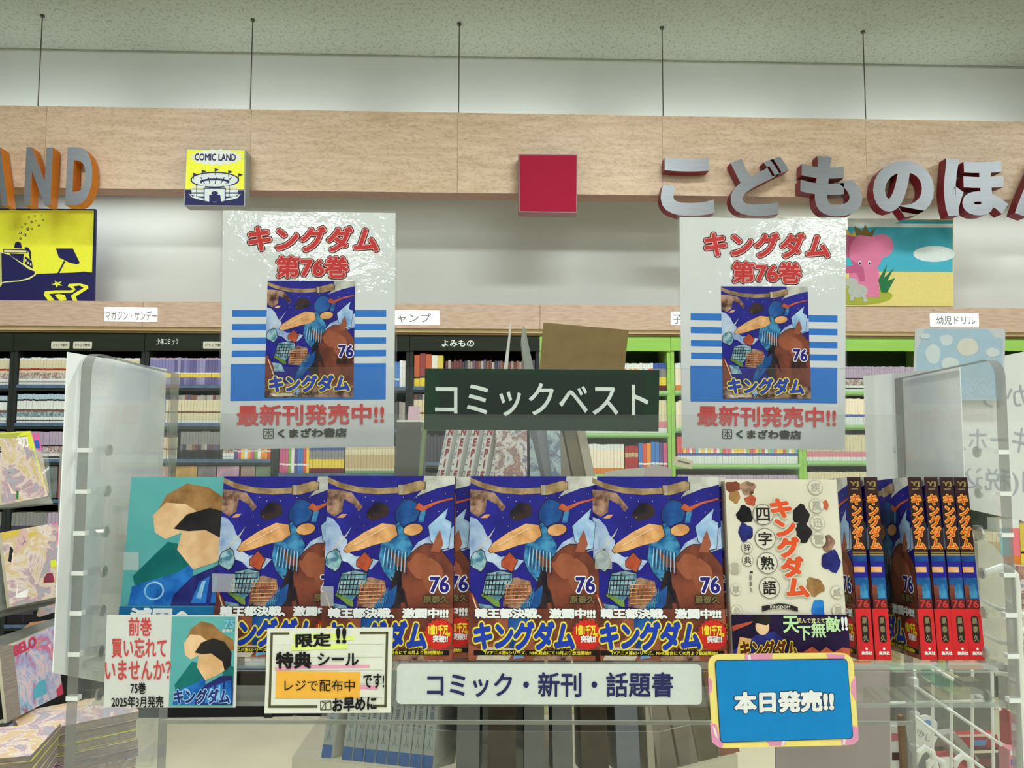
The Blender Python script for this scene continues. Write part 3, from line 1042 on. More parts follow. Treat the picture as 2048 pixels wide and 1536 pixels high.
# face-out paperbacks on the fourth shelf of the left cases
fo = [(290, 340, (190, 160, 150)), (343, 392, (176, 140, 84)), (394, 430, (120, 110, 112)), (432, 476, (170, 140, 160)), (480, 508, (150, 130, 120)), (510, 545, (110, 124, 104)), (88, 112, (110, 120, 116)), (114, 140, (150, 60, 66)), (30, 84, (90, 100, 110))]
for k, (a, b, c) in enumerate(fo):
    p = WY((a + b) / 2, 997, CASEY + 0.01)
    w = abs(WY(b, 997, CASEY).x - WY(a, 997, CASEY).x)
    t = thing('face_out_book', '%s comic standing face out on the fourth dark shelf, %s' % (
        ['pinkish', 'ochre', 'grey', 'pale mauve', 'brownish', 'grey-green', 'dark grey', 'dark red', 'slate'][k],
        ['nearest the acrylic side panel', 'first right of the side panel', 'second right of the side panel', 'under the left poster corner', 'under the left poster', 'beside the bright paperbacks', 'behind the top magazine', 'left of the white card', 'behind the yellow magazine'][k]), 'book', (p.x, CASEY + 0.012, p.z + .001), group='face-out comics on the fourth shelf')
    MB().box(-w / 2, w / 2, 0, 0.016, 0, 0.19, mat('fo%d' % k, c, 0.4, 0.3, 14)).build('cover', t)
    MB().box(-w / 2 + .002, w / 2 - .002, 0.002, 0.014, 0.001, 0.1905, M('pages')).build('page_block', t)

# ================================================================ clear display unit in front (unit frame)
UR = Matrix.Rotation(-YAW, 3, 'Z').to_euler()
VN, VB, VP = 0.722, 0.895, 0.945          # near edge, back panel, standing posters
UL, UR_ = -0.3955, 0.4545                # inner faces of the side panels
unit = thing('display_stand', 'clear acrylic counter display stand with two side panels holding the row of comics', 'display stand', U2W(0, VN, 0), UR)


def LU(u, v, z):
    return (u, v - VN, z)


zs_ = U(1000, 1322, 0.732).z             # top of the shelf plate
zl = U(1000, 1411, 0.725).z              # bottom of the lip
z_side0 = U(100, 1600, VN).z - 0.1


def ubox(name, u0, u1, v0, v1, z0, z1, m, faces=None, par=unit):
    return MB().box(u0, u1, v0 - VN, v1 - VN, z0, z1, m, faces).build(name, par)


z_lt, z_rt = U(170, 704, VN).z, U(1985, 716, VN).z
# side panels as rounded-corner plates: outline in (v,z), extruded along u


def side_panel(u_in, sgn_, ztn, ztf):
    th = 0.010
    pts = []
    vn, vf = 0.0, 0.19
    z0 = 0.0
    r = 0.018
    out = [(vn, z0), (vf, z0), (vf, ztf)]
    for k in range(7):
        a = R(90 + 90 * k / 6)
        out.append((vn + r + r * math.cos(a), ztn - r + r * math.sin(a)))
    m = MB()
    n = len(out)
    ua, ub = (u_in - th, u_in) if sgn_ < 0 else (u_in, u_in + th)
    m.v += [(ua, v, z) for v, z in out] + [(ub, v, z) for v, z in out]
    fa, fb = tuple(range(n - 1, -1, -1)), tuple(range(n, 2 * n))
    m.f += [fa[::-1], fb[::-1]]
    m.m += [m.mi(ACS)] * 2
    for i in range(n):
        j = (i + 1) % n
        m.f.append((i, j, n + j, n + i))
        m.m.append(m.mi(ACD))
    bm = bmesh.new()
    me = m.mesh('side_panel')
    bm.from_mesh(me)
    bmesh.ops.recalc_face_normals(bm, faces=bm.faces)
    bm.to_mesh(me)
    bm.free()
    return link('side_panel', me, unit)


sp_l = side_panel(UL, -1, z_lt, z_lt - 0.004)
sp_r = side_panel(UR_, 1, z_rt, z_rt - 0.004)
# pegs and notches of the side panels
for py in (900, 982, 1064, 1143, 1222, 1303, 1390):
    for par, uu, s in ((sp_l, UL, 1), (sp_r, UR_, -1)):
        z = U(170, py, VN + .01).z
        ua, ub = (uu, uu + .014) if s > 0 else (uu - .014, uu)
        m = MB().tube([(ua, .012, z), (ub, .012, z)], .0042, AC, 10)
        m.tube([(ub - .002 if s > 0 else ua, .012, z), (ub if s > 0 else ua + .002, .012, z)], .0055, ACE, 10)
        m.build('peg', par)
        m = MB().tube([(ua, .168, z), (ub, .168, z)], .0042, AC, 10).build('peg', par)
        a, b = (uu - .0105, uu + .0005) if s > 0 else (uu - .0005, uu + .0105)
        MB().box(a, b, -.0008, .006, z - .002, z + .002, M('white')).build('notch', par)
# back panels, shelf, lip
zb1 = U(1000, 736, VB).z
zb2 = U(1000, 829, VB - .02).z
ubox('back_panel', UL, UR_ - .01, VB, VB + .003, zs_ - .02, zb1, ACB, {'t': ACE})
uR2 = U(1807, 900, VB - .02).x
ubox('inner_back_panel', UL + .004, uR2, VB - .02, VB - .017, zs_, zb2, ACH, {'t': ACE, 'r': ACE, 'l': ACE})
LEAN = R(-5.5)
_s = math.tan(-LEAN)
MB().box(UL, UR_, 0, (VB - VN) / math.cos(LEAN), -.006, 0, ACH, {'f': ACE, 'l': ACE, 'r': ACE}).build('shelf', unit, (0, .006, zs_ + .004 * _s), (LEAN, 0, 0))   # slopes back a little
uLip = U(1980, 1400, VN).x
ubox('lip', UL + .012, UR_ - .002, VN, VN + .003, zl, zs_ - .0065, AC, {'d': ACE, 't': ACE})
ubox('ledge', UL + .012, UR_ - .002, VN + .003, VN + .05, zl, zl + .003, acrylic('acrylic_ledge', haze=.12), {'f': ACE})
zl2 = U(1000, 1440, VB).z
ubox('lower_bar', UL, UR_, VB - .003, VB, zl2 - .004, zl2, ACE)
uv = U(315, 1480, 0.85).x
ubox('lower_panel', uv - .003, uv, .78, .85, 0, zl2 - .004, AC, {'f': ACE})
for py in (1449, 1522):
    q = U(292, py, .79)
    MB().tube([(q.x - .006, q.y - VN, q.z), (q.x + .006, q.y - VN, q.z)], .005, AC, 10).build('peg', unit)

# white cards fixed to the outside of the side panels
def card_side(label, p4, th, name='backing_card'):
    """p4: four (u,v,z) corners tl tr br bl in unit space"""
    ws = [U2W(*p) for p in p4]
    t = thing(name, label, 'card', ws[3])
    n = (ws[1] - ws[0]).cross(ws[3] - ws[0]).normalized()
    if n.dot(Vector((0, 0, CZ)) - ws[0]) < 0:
        n = -n
    m = MB()
    fr = [ws[3], ws[2], ws[1], ws[0]]
    m.hexa([p - ws[3] for p in fr] + [p - n * th - ws[3] for p in fr], M('paper_side'))
    m.build('sheet', t)
    return t


uo = UL - .0115
card_side('white card covering the outside of the left acrylic side panel', [(uo - .002, .705, U(146, 704, .705).z), (uo - .001, .905, U(338, 738, .905).z), (uo - .001, .905, U(338, 1330, .905).z - .03), (uo - .002, .705, U(146, 1345, .705).z)], .001)
uo = UR_ + .0115
card_side('white card behind the right acrylic side panel, with a rounded corner', [(uo + .001, 1.02, U(1712, 752, 1.02).z), (uo + .001, .80, U(1910, 734, .80).z), (uo + .001, .80, U(1910, 1040, .80).z), (uo + .001, 1.02, U(1712, 965, 1.02).z)], .001)


# ---------------------------------------------------------------- vertical flat cards in the unit frame
class Card:
    def __init__(s, name, label, cat, v, anchor, group=None):
        s.o = U(anchor[0], anchor[1], v)
        s.v = v
        s.t = thing(name, label, cat, U2W(*s.o), UR, group)
        s.n = 0

    def L(s, px, py):
        q = U(px, py, s.v)
        return (q.x - s.o.x, q.z - s.o.z)

    def part(s, name, pts, m, y0=0.0, y1=0.001, side=None, raw=False):
        return MB().prism(pts if raw else [s.L(*p) for p in pts], y0, y1, m, side).build(name, s.t)

    def text(s, name, items, y=-0.0008):
        """items: (string, (tl,tr,br,bl) px or (x0,x1,y0,y1), material, offset, kwargs)"""
        mb = MB()
        for k, it in enumerate(items):
            txt, box, m, off = it[:4]
            kw = it[4] if len(it) > 4 else {}
            if len(box) == 4 and not isinstance(box[0], tuple):
                x0, x1, ya, yb = box
                box = ((x0, ya), (x1, ya), (x1, yb), (x0, yb))
            tl, tr, br, bl = [Vector(s.L(*p)) for p in box]
            yy = y - 0.00012 * k

            def fn(a, b, tl=tl, tr=tr, br=br, bl=bl, yy=yy):
                p = (tl * (1 - a) + tr * a) * b + (bl * (1 - a) + br * a) * (1 - b)
                return (p.x, yy, p.y)
            text_into(mb, txt, fn, m, off=off, **kw)
        return mb.build(name, s.t)


red = flat('print_red', (204, 74, 72)); dark = flat('print_black', (40, 36, 38)); pblue = flat('print_blue', (52, 116, 198)); wht = flat('print_white', (232, 234, 232)); ink = flat('print_navy', (40, 42, 92))
blk = flat('ink_black', (24, 22, 24))

# ---- painterly colours of the cover stand-in
def paint(name, a, b, sc=60, rough=0.35):
    return mat(name, a, rough, col2=b, scale=sc, var=0, contrast=(.38, .62), coat=0.06)


P = dict(
    sky=paint('cv_sky', (30, 28, 118), (36, 36, 140), 30), bronze=paint('cv_bronze', (122, 96, 66), (176, 150, 110), 70), steel=paint('cv_steel', (150, 150, 142), (205, 205, 196), 40),
    tan=paint('cv_tan', (196, 138, 84), (232, 180, 122), 60), brown=paint('cv_brown', (92, 48, 38), (132, 70, 50), 40), brown2=paint('cv_brown2', (140, 78, 54), (160, 92, 66), 50),
    teal=paint('cv_teal', (24, 84, 140), (70, 144, 186), 120), teal2=paint('cv_teal2', (70, 120, 140), (156, 190, 200), 150), cloud=paint('cv_cloud', (120, 146, 190), (190, 206, 226), 40),
    dark=paint('cv_dark', (26, 22, 30), (60, 44, 44), 60), green=paint('cv_green', (90, 120, 50), (120, 150, 70), 50), rust=paint('cv_rust', (160, 66, 44), (196, 96, 60), 60),
    mix=paint('cv_mix', (70, 40, 36), (176, 140, 116), 90), blue=paint('cv_blue', (20, 60, 120), (36, 92, 160), 50), flag=paint('cv_flag', (104, 150, 200), (176, 204, 230), 50), cream=paint('cv_cream', (200, 184, 160), (226, 214, 196), 40))
cv_text_blue = flat('cv_title_blue', (28, 60, 170)); cv_yel = flat('cv_yellow', (238, 218, 60)); cv_ol = flat('cv_outline', (210, 176, 60)); cv_red = flat('cv_red', (206, 44, 36)); cv_navy = flat('cv_navy', (38, 30, 120)); cv_gold = flat('cv_gold', (120, 108, 66))


def art_shapes():
    """generic colour composition that stands in for the printed picture, in 0..1 cover space"""
    a = []
    def s(m, pts): a.append((P[m], pts))
    s('cloud', [(0, .77), (.05, .76), (.10, .72), (.13, .67), (.17, .64), (.17, .58), (.24, .55), (.34, .56), (.36, .53), (.22, .51), (.08, .54), (0, .53)])
    s('cloud', [(.66, .57), (.72, .63), (.80, .66), (.86, .70), (.92, .68), (1, .72), (1, .6), (.8, .55)])
    s('cloud', [(.18, .52), (.30, .55), (.42, .53), (.36, .48), (.24, .48)])
    s('steel', [(.76, 1), (1, 1), (1, .955), (.86, .93), (.70, .885), (.74, .92)])
    s('bronze', [(0, .992), (.10, .962), (.24, .938), (.40, .93), (.57, .937), (.57, .905), (.40, .896), (.24, .905), (.10, .93), (0, .962)])
    s('bronze', [(.555, .95), (.60, .95), (.73, .975), (.765, .965), (.765, .925), (.61, .895), (.56, .895)])
    s('steel', [(.572, .95), (.59, .95), (.59, .895), (.572, .895)])
    s('mix', [(0, .925), (.10, .92), (.19, .905), (.23, .87), (.28, .825), (.25, .80), (.21, .84), (.13, .87), (.12, .80), (.06, .77), (0, .80)])
    s('tan', [(.12, .785), (.16, .785), (.135, .765), (.08, .765)])
    s('blue', ell(.63, .795, .095, .07, 12, .3, .1))
    s('dark', ell(.40, .80, .085, .045, 14, .2, .15))
    s('teal', [(.44, .64), (.50, .71), (.57, .74), (.63, .68), (.68, .61), (.66, .56), (.60, .50), (.57, .44), (.52, .42), (.46, .47), (.42, .54)])
    s('tan', [(.145, .585), (.18, .625), (.30, .685), (.44, .735), (.54, .725), (.56, .67), (.50, .635), (.38, .615), (.26, .585), (.17, .572)])
    s('tan', ell(.68, .70, .075, .032, 14, .1))
    s('teal', [(.72, .74), (.76, .74), (.78, .81), (.74, .81)])
    s('rust', [(.69, .82), (.75, .80), (.86, .845), (.99, .87), (.99, .88), (.86, .858), (.76, .83), (.72, .85)])
    s('flag', [(.80, .72), (.95, .82), (.93, .76), (.98, .74), (.96, .60), (.90, .59), (.82, .64)])
    s('steel', [(.05, .585), (.16, .675), (.225, .74), (.20, .715), (.165, .665), (.055, .575)])
    s('teal2', ell(.07, .53, .06, .055, 14, 0, .15))
    s('dark', ell(.64, .36, .13, .19, 18, -.5, .1))
    s('brown', ell(.81, .42, .215, .19, 26, -.25, .05))
    s('brown2', ell(.74, .50, .085, .07, 18, -.2, .1))
    s('brown2', ell(.84, .45, .08, .09, 18, .3, .1))
    s('brown', [(.60, .30), (1, .36), (1, .0), (.62, 0)])
    s('brown2', [(.50, .59), (.58, .55), (.66, .52), (.64, .49), (.55, .50)])
    s('brown2', [(.82, .58), (.86, .66), (.89, .70), (.92, .62), (.89, .575)])
    s('mix', [(.27, .42), (.36, .44), (.47, .42), (.50, .32), (.40, .27), (.26, .28)])
    s('rust', [(.25, .53), (.31, .575), (.37, .53), (.33, .47), (.25, .50)])
    s('teal2', [(.14, .46), (.24, .475), (.33, .46), (.33, .42), (.27, .35), (.21, .30), (.10, .335), (.12, .41)])
    s('green', [(.09, .345), (.11, .355), (.23, .31), (.235, .28), (.20, .285)])
    s('teal2', [(.06, .30), (.18, .285), (.22, .22), (.10, .22)])
    s('brown', [(0, .37), (.06, .31), (.10, .25), (.10, .10), (0, .08)])
    s('blue', [(.40, .28), (.50, .36), (.57, .40), (.55, .30), (.46, .22), (.36, .12), (.33, .10), (.35, .20)])
    s('mix', [(.0, .10), (.34, .12), (.6, .1), (1, .1), (1, 0), (0, 0)])
    s('cream', [(.06, .03), (.30, .04), (.34, .015), (.10, .008)])
    s('flag', [(.37, .11), (.40, .04), (.36, .0), (.33, .04)])
    return a


BW, BH, BT = .1226, .1701, .0131


P['lightblue_'] = paint('cv_lblue2', (120, 180, 220), (170, 214, 236), 60)


def art_into(mb, x0, z0, w, h, y, dy=0.000012, x_lo=0, x_hi=1):
    """clip to 0..1 in x by clamping; every shape a hair above the last"""
    mb.poly([(x0, y, z0), (x0 + w, y, z0), (x0 + w, y, z0 + h), (x0, y, z0 + h)], P['sky'])
    sh = art_shapes()
    ink_ = P['dark']
    full = []
    for m, pts in sh:
        if m not in (P['cloud'], P['steel'], P['brown2'], P['mix']) and len(pts) > 4:
            cx, cz = sum(a for a, b in pts) / len(pts), sum(b for a, b in pts) / len(pts)
            rr = max(max(abs(a - cx), abs(b - cz)) for a, b in pts)
            f = 1 + .006 / rr
            full.append((ink_, [((a - cx) * f + cx, (b - cz) * f + cz) for a, b in pts]))
        full.append((m, pts))
    def line(m, x0, z0_, x1, z1_, t=.0035):
        d = Vector((x1 - x0, (z1_ - z0_) * h / w)).normalized() * t
        return (m, [(x0 - d.y, z0_ + d.x * w / h), (x1 - d.y, z1_ + d.x * w / h), (x1 + d.y, z1_ - d.x * w / h), (x0 + d.y, z0_ - d.x * w / h)])
    for q in range(7):
        full.append(line(P['dark'], .13 + .028 * q, .455 - .016 * abs(q - 3) + .01, .115 + .026 * q, .34))
    for q in range(5):
        full.append(line(P['dark'], .125, .45 - .026 * q, .32, .455 - .028 * q))
    for q in range(7):
        full.append(line(P['lightblue_'], .47 + .026 * q, .60 - .004 * q, .455 + .028 * q, .50 - .006 * q, .003))
        full.append(line(P['dark'], .483 + .026 * q, .60 - .004 * q, .468 + .028 * q, .49 - .006 * q, .0025))
    for q in range(6):
        full.append(line(P['rust'], .29 + .032 * q, .40, .28 + .034 * q, .30, .004))
        full.append(line(P['tan'], .275, .40 - .02 * q, .47, .405 - .02 * q, .003))
    for q in range(9):
        full.append(line(P['dark'], .52 + .012 * q, .44 - .008 * q, .60 + .008 * q, .40 - .02 * q, .006))
    for q in range(6):
        full.append(line(P['teal'], .41 + .018 * q, .30 + .016 * q, .38 + .02 * q, .20 + .02 * q, .004))
    for q in range(5):
        full.append(line(P['cream'], .22 + .05 * q, .615 + .02 * q, .27 + .05 * q, .632 + .02 * q, .0025))
    full.append(line(P['rust'], .02, .35, .09, .22, .008))
    full.append(line(P['cream'], .03, .33, .10, .19, .004))
    for sx_, sz_ in ((.30, .88), (.36, .86), (.47, .86), (.82, .86), (.88, .80), (.30, .72), (.34, .77), (.70, .88), (.60, .88), (.26, .77), (.44, .91), (.93, .9)):
        full.append((P['cream'], ell(sx_, sz_, .0035, .0025, 6)))
    for k, (m, pts) in enumerate(full):
        pts = [(min(max(p[0], 0), 1), min(max(p[1], 0), 1)) for p in pts]
        ar = sum(pts[i][0] * pts[(i + 1) % len(pts)][1] - pts[(i + 1) % len(pts)][0] * pts[i][1] for i in range(len(pts)))
        if ar < 0:
            pts = pts[::-1]
        yy = y - dy * (k + 1)
        mb.poly([(x0 + p[0] * w, yy, z0 + p[1] * h) for p in pts], m)
    return y - dy * (len(full) + 2)


def title_into(mb, x0, x1, z0, z1, y, fill, ol, off=0.05, offo=0.1, txt='キングダム', **kw):
    text_into(mb, txt, rectfn(x0, x1, z0, z1, y), ol, off=offo, **kw)
    text_into(mb, txt, rectfn(x0, x1, z0, z1, y - .0001), fill, off=off, **kw)


def make_comic():
    """front of the cover faces -y, the spine faces +x, lower front edge on the root"""
    t = thing('comic_book', 'x', 'book')
    w, h, T = BW / 2, BH, BT
    cov = mat('cover_edge', (30, 26, 60), .35)
    MB().box(-w, w - .0006, .0008, T - .0008, .0012, h - .0012, M('pages')).build('page_block', t)
    m = MB().box(-w, w, 0, .0007, 0, h, cov)
    m.box(-w, w, T - .0007, T, 0, h, cov)
    m.box(w - .0006, w, 0, T, 0, h, cov)
    m.build('cover', t)
    m = MB()
    y = art_into(m, -w, 0, BW, BH, -.00004)
    m.build('cover_print', t)
    m = MB()
    X = lambda a: -w + BW * a
    Z = lambda b: BH * b
    text_into(m, '76', rectfn(X(.825), X(.965), Z(.36), Z(.44), y - .00005), wht, off=.09)
    text_into(m, '76', rectfn(X(.825), X(.965), Z(.36), Z(.44), y - .00015), cv_navy, off=.035)
    text_into(m, '原泰久', rectfn(X(.775), X(.965), Z(.302), Z(.342), y - .00005), dark, off=.09)
    text_into(m, '原泰久', rectfn(X(.775), X(.965), Z(.302), Z(.342), y - .00015), cv_gold, off=.03)
    m.build('cover_lettering', t)
    # paper band
    zb = .272 * BH
    band = thing_part_band(t, w, h, T, zb, X, Z, y)
    # spine print
    m = MB()
    xs = w + .00012
    def sp(z0, z1, mm, a=0, b=1, dx=0):
        m.poly([(xs + dx, T * a, z0 * h), (xs + dx, T * b, z0 * h), (xs + dx, T * b, z1 * h), (xs + dx, T * a, z1 * h)], mm)
    sdark = flat('spine_dark', (52, 30, 34)); sor = flat('spine_orange', (212, 84, 40)); soy = flat('spine_yellow', (238, 176, 70)); sgold = flat('spine_gold', (150, 130, 70)); sred = flat('spine_red', (206, 40, 44)); spill = flat('spine_pill', (40, 32, 28))
    sp(0, 1, sdark)
    sp(.27, .565, P['blue'], 0, 1, .00008)
    sp(.44, .53, P['sky'], .0, 1, .00012)
    sp(.47, .50, P['tan'], .0, .8, .00016)
    sp(.33, .44, P['teal'], .3, .9, .00016)
    sp(.27, .40, P['brown'], 0, .35, .0002)
    sp(.27, .325, flat('spine_brown', (96, 34, 32)), 0, 1, .00024)
    sp(.562, .570, sgold, 0, 1, .0002)
    sp(.575, .582, sgold, 0, 1, .0002)
    sp(.93, .935, sgold, .25, .75, .0002)
    m.build('spine_print', t)
    m = MB()
    def fn(z0, z1, a0, a1, dx):
        return lambda a, b: (xs + dx, T * (a0 + (a1 - a0) * a), h * (z0 + (z1 - z0) * b))
    text_into(m, 'キングダム', fn(.60, .90, .13, .87, .0003), soy, off=.09, vertical=True, sp=.95)
    text_into(m, 'キングダム', fn(.60, .90, .13, .87, .0004), sor, off=.03, vertical=True, sp=.95)
    text_into(m, 'YJ', fn(.945, .975, .2, .8, .0003), sgold, off=.04)
    text_into(m, '76', fn(.28, .318, .1, .9, .0004), flat('spine_num', (196, 60, 56)), off=.02)
    m.build('spine_lettering', t)
    return t


def thing_part_band(t, w, h, T, zb, X, Z, y):
    e = .00035
    m = MB().box(-w - e, w + e + .0001, y - .0003, y + .0001, 0.0001, zb, P['brown'])
    m.box(w + .0003, w + .0006, y, T, 0.0001, zb, flat('spine_red', (206, 40, 44)))
    b = m.build('paper_band', t)
    yy = y - .00035
    m = MB()
    for k, (mm, pts) in enumerate((('brown2', [(0, 0), (1, 0), (1, 1), (0, 1)]), ('brown', [(0, 1), (.12, 1), (.3, .55), (.1, .2), (0, .3)]), ('blue', [(.3, 1), (.5, 1), (.46, .7), (.36, .35), (.32, .1), (.3, .4)]), ('brown', [(.5, 1), (.7, 1), (1, .7), (1, .2), (.5, .3)]),
                                   ('cream', [(.06, 0), (.3, 0), (.36, .22), (.1, .26)]), ('flag', [(.34, .02), (.42, .05), (.42, .3), (.37, .35)]), ('mix', [(.5, 0), (.8, 0), (.75, .2), (.45, .2)]))):
        m.poly([(X(p[0]), yy - .00004 * k, zb * p[1]) for p in pts], P[mm])
    sb = []
    for k in range(40):
        r = 1 if k % 2 else .86
        a = 2 * math.pi * k / 40
        sb.append((X(min(.90 + .12 * r * math.cos(a), 1.0)), yy - .0004, Z(.135 + .085 * r * math.sin(a))))
    m.poly(sb, cv_red)
    m.poly([(X(.04), yy - .0004, Z(.026)), (X(.98), yy - .0004, Z(.026)), (X(.98), yy - .0004, Z(.052)), (X(.04), yy - .0004, Z(.052))], blk)
    m.build('band_print', b)
    m = MB()
    yl = yy - .0005
    title_into(m, X(.05), X(.965), Z(.222), Z(.272), yl, wht, dark, .055, .10, txt='韓王都決戦、激闘中!!!', sp=.93)
    title_into(m, X(.045), X(.80), Z(.06), Z(.20), yl - .0002, cv_text_blue, cv_yel, .06, .12, sp=.9)
    text_into(m, '1億1千万', rectfn(X(.82), X(.965), Z(.135), Z(.185), yl - .0004), cv_yel, off=.06)
    text_into(m, '部', rectfn(X(.96), X(.985), Z(.125), Z(.145), yl - .0004), cv_yel, off=.03)
    text_into(m, '突破!!', rectfn(X(.855), X(.965), Z(.095), Z(.13), yl - .0004), wht, off=.05)
    text_into(m, 'KINGDOM', rectfn(X(.60), X(.79), Z(.052), Z(.066), yl - .0004), dark, off=.03)
    text_into(m, 'TVアニメ第6シリーズ、NHK総合にて10月より放送開始!!', rectfn(X(.12), X(.93), Z(.029), Z(.049), yl - .0002), cv_yel, off=.03)
    m.build('band_lettering', b)
    # spine side of the band
    m = MB()
    xs = w + .00065
    pill = []
    for k in range(8):
        a = math.pi * k / 7
        pill.append((T * (.5 + .26 * math.cos(a)), h * (.222 + .014 * math.sin(a))))
    for k in range(8):
        a = math.pi + math.pi * k / 7
        pill.append((T * (.5 + .26 * math.cos(a)), h * (.105 + .014 * math.sin(a))))
    m.poly([(xs, p[0], p[1]) for p in pill], flat('spine_pill', (40, 32, 28)))
    fn = lambda z0, z1, a0, a1, dx: (lambda a, b_: (xs + dx, T * (a0 + (a1 - a0) * a), h * (z0 + (z1 - z0) * b_)))
    text_into(m, '原泰久', fn(.10, .225, .33, .67, .0001), flat('spine_olive', (136, 124, 90)), off=.04, vertical=True, sp=1.3)
    m.poly([(xs + .0001, T * .5 + .0011 * math.cos(2 * math.pi * k / 12), h * .06 + .0011 * math.sin(2 * math.pi * k / 12)) for k in range(12)], wht)
    text_into(m, '集英社', fn(.028, .046, .12, .88, .0001), wht, off=.04)
    m.build('spine_lettering', b)
    return b


def copy_tree(o, parent=None):
    c = o.copy()
    C.objects.link(c)
    if parent:
        c.parent = parent
    for ch in [x for x in bpy.data.objects if x.parent == o]:
        copy_tree(ch, c)
    return c


def kids(o):
    return [x for x in C.objects if x.parent == o]


LEAN = R(-5.5)


def place(t, u, v, z, rz=0, lean=LEAN, label=None, group=None):
    mtx = Matrix.Rotation(-YAW, 3, 'Z') @ Matrix.Rotation(lean, 3, 'X') @ Matrix.Rotation(rz, 3, 'Z')
    t.location = U2W(u, v, z)
    t.rotation_euler = mtx.to_euler()
    if label: t['label'] = label
    if group: t['group'] = group


comic0 = make_comic()
used = [False]


def comic():
    if not used[0]:
        used[0] = True
        return comic0
    return copy_tree(comic0)


def front(px_left_bottom, v, label, dz=0):
    """front-facing copy whose lower left corner shows at the given pixel"""
    t = comic()
    q = U(px_left_bottom, 1320, v)
    z = zs_ + .0006 - (v - .732) * _s
    place(t, q.x + BW / 2, v, z, 0, LEAN, label, 'blue comics standing face out')
    return t


front(424, .749, 'blue face-out comic beside the teal comic, its title behind the handwritten card')
front(641, .735, 'blue face-out comic second from the left, lower left hidden by the handwritten card')
front(684, .749, 'blue face-out comic peeking out as a narrow strip between the second and third fronts')
front(937, .735, 'blue face-out comic in the middle, fully seen, above the title plate')
front(1190, .735, 'blue face-out comic left of the white phrase dictionary, fully seen')
front(1209, .749, 'blue face-out comic hidden but for a sliver left of the white phrase dictionary')


def spine_out(pxl, v, label):
    t = comic()
    q = U(pxl, 1316, v)
    # rotated so that the spine (+x) looks at the viewer: local x -> -v, local y -> +u
    mtx = Matrix.Rotation(-YAW, 3, 'Z') @ Matrix.Rotation(LEAN, 3, 'X') @ Matrix.Rotation(R(-90), 3, 'Z')
    base = mtx @ Vector((BW / 2, 0, 0))
    t.location = U2W(q.x, v, zs_ + .0007 + BW * .0) - base + Vector((0, 0, 0))
    # the leaning book rests on the edge farthest back
    t.location.z = zs_ + .0006 - (v - .732) * _s - BW / 2 * math.sin(-LEAN)
    t.rotation_euler = mtx.to_euler()
    t['label'] = label
    t['group'] = 'blue comics standing spine out'
    return t


for px, lb in ((1720, 'spine-out comic next to the white phrase dictionary, its blue cover partly seen'), (1755, 'spine-out comic second from the phrase dictionary, before the gap'),
               (1846, 'spine-out comic just right of the gap, its dark blue cover well seen'), (1880, 'spine-out comic second right of the gap'), (1912, 'spine-out comic third right of the gap'), (1942, 'spine-out comic at the right end of the row')):
    spine_out(px, .738, lb)

# ---- teal comic at the left end (plain colour fields stand in for the printed portrait)
P['tealbg'] = paint('cv_tealbg', (84, 164, 166), (100, 176, 176), 12); P['hair'] = paint('cv_hair', (134, 96, 54), (170, 128, 80), 60); P['skin'] = paint('cv_skin', (214, 168, 120), (236, 200, 156), 40)
P['scarf'] = paint('cv_scarf', (10, 96, 98), (20, 116, 112), 30); P['armour'] = paint('cv_armour', (14, 84, 168), (44, 128, 210), 50); P['indigo'] = paint('cv_indigo', (30, 28, 90), (44, 50, 130), 50); P['lightblue'] = paint('cv_lblue', (120, 180, 220), (170, 214, 236), 60)
P['jet'] = paint('cv_jet', (16, 14, 20), (44, 40, 40), 20)


def teal_art():
    return [('hair', [(.22, .70), (.30, .86), (.46, .95), (.64, .92), (.80, .82), (.98, .74), (1, .62), (.70, .64), (.45, .68)]),
            ('skin', [(.20, .70), (.30, .80), (.46, .79), (.62, .70), (.52, .60), (.32, .52), (.23, .57)]),
            ('scarf', [(.08, .24), (.22, .38), (.34, .50), (.50, .47), (.62, .38), (.52, .28), (.30, .20), (.10, .17)]),
            ('scarf', [(.80, .50), (1, .44), (1, .26), (.84, .30)]),
            ('armour', [(.08, .16), (.20, .20), (.42, .26), (.56, .34), (.56, .02), (.06, .02)]),
            ('lightblue', ell(.26, .13, .08, .07, 20)), ('armour', ell(.26, .13, .068, .058, 20)),
            ('skin', [(.42, .44), (.45, .58), (.62, .60), (.82, .54), (.86, .40), (.72, .34), (.56, .29)]), ('jet', [(.38, .60), (.48, .71), (.66, .76), (.84, .72), (.96, .60), (.95, .46), (.86, .39), (.82, .50), (.64, .59), (.50, .58)]),
            ('indigo', [(.40, .02), (.42, .10), (.56, .24), (.80, .34), (.98, .34), (1, .20), (1, .02)]),
            ('armour', [(.56, .04), (.62, .20), (.70, .24), (.68, .04)]), ('lightblue', [(.60, .08), (.64, .20), (.67, .21), (.64, .07)]),
            ('armour', [(.72, .04), (.74, .24), (.84, .27), (.84, .04)]), ('lightblue', [(.76, .08), (.77, .23), (.80, .24), (.80, .08)]),
            ('armour', [(.87, .04), (.87, .28), (.97, .30), (.98, .04)])]


def teal_into(m, x0, z0, w, h, y):
    m.poly([(x0, y, z0), (x0 + w, y, z0), (x0 + w, y, z0 + h), (x0, y, z0 + h)], P['tealbg'])
    for k, (c, pts) in enumerate(teal_art()):
        pts = [(min(max(a, 0), 1), min(max(b, 0), 1)) for a, b in pts]
        ar = sum(pts[i][0] * pts[(i + 1) % len(pts)][1] - pts[(i + 1) % len(pts)][0] * pts[i][1] for i in range(len(pts)))
        if ar < 0: pts = pts[::-1]
        m.poly([(x0 + p[0] * w, y - .00005 * (k + 1), z0 + p[1] * h) for p in pts], P[c])


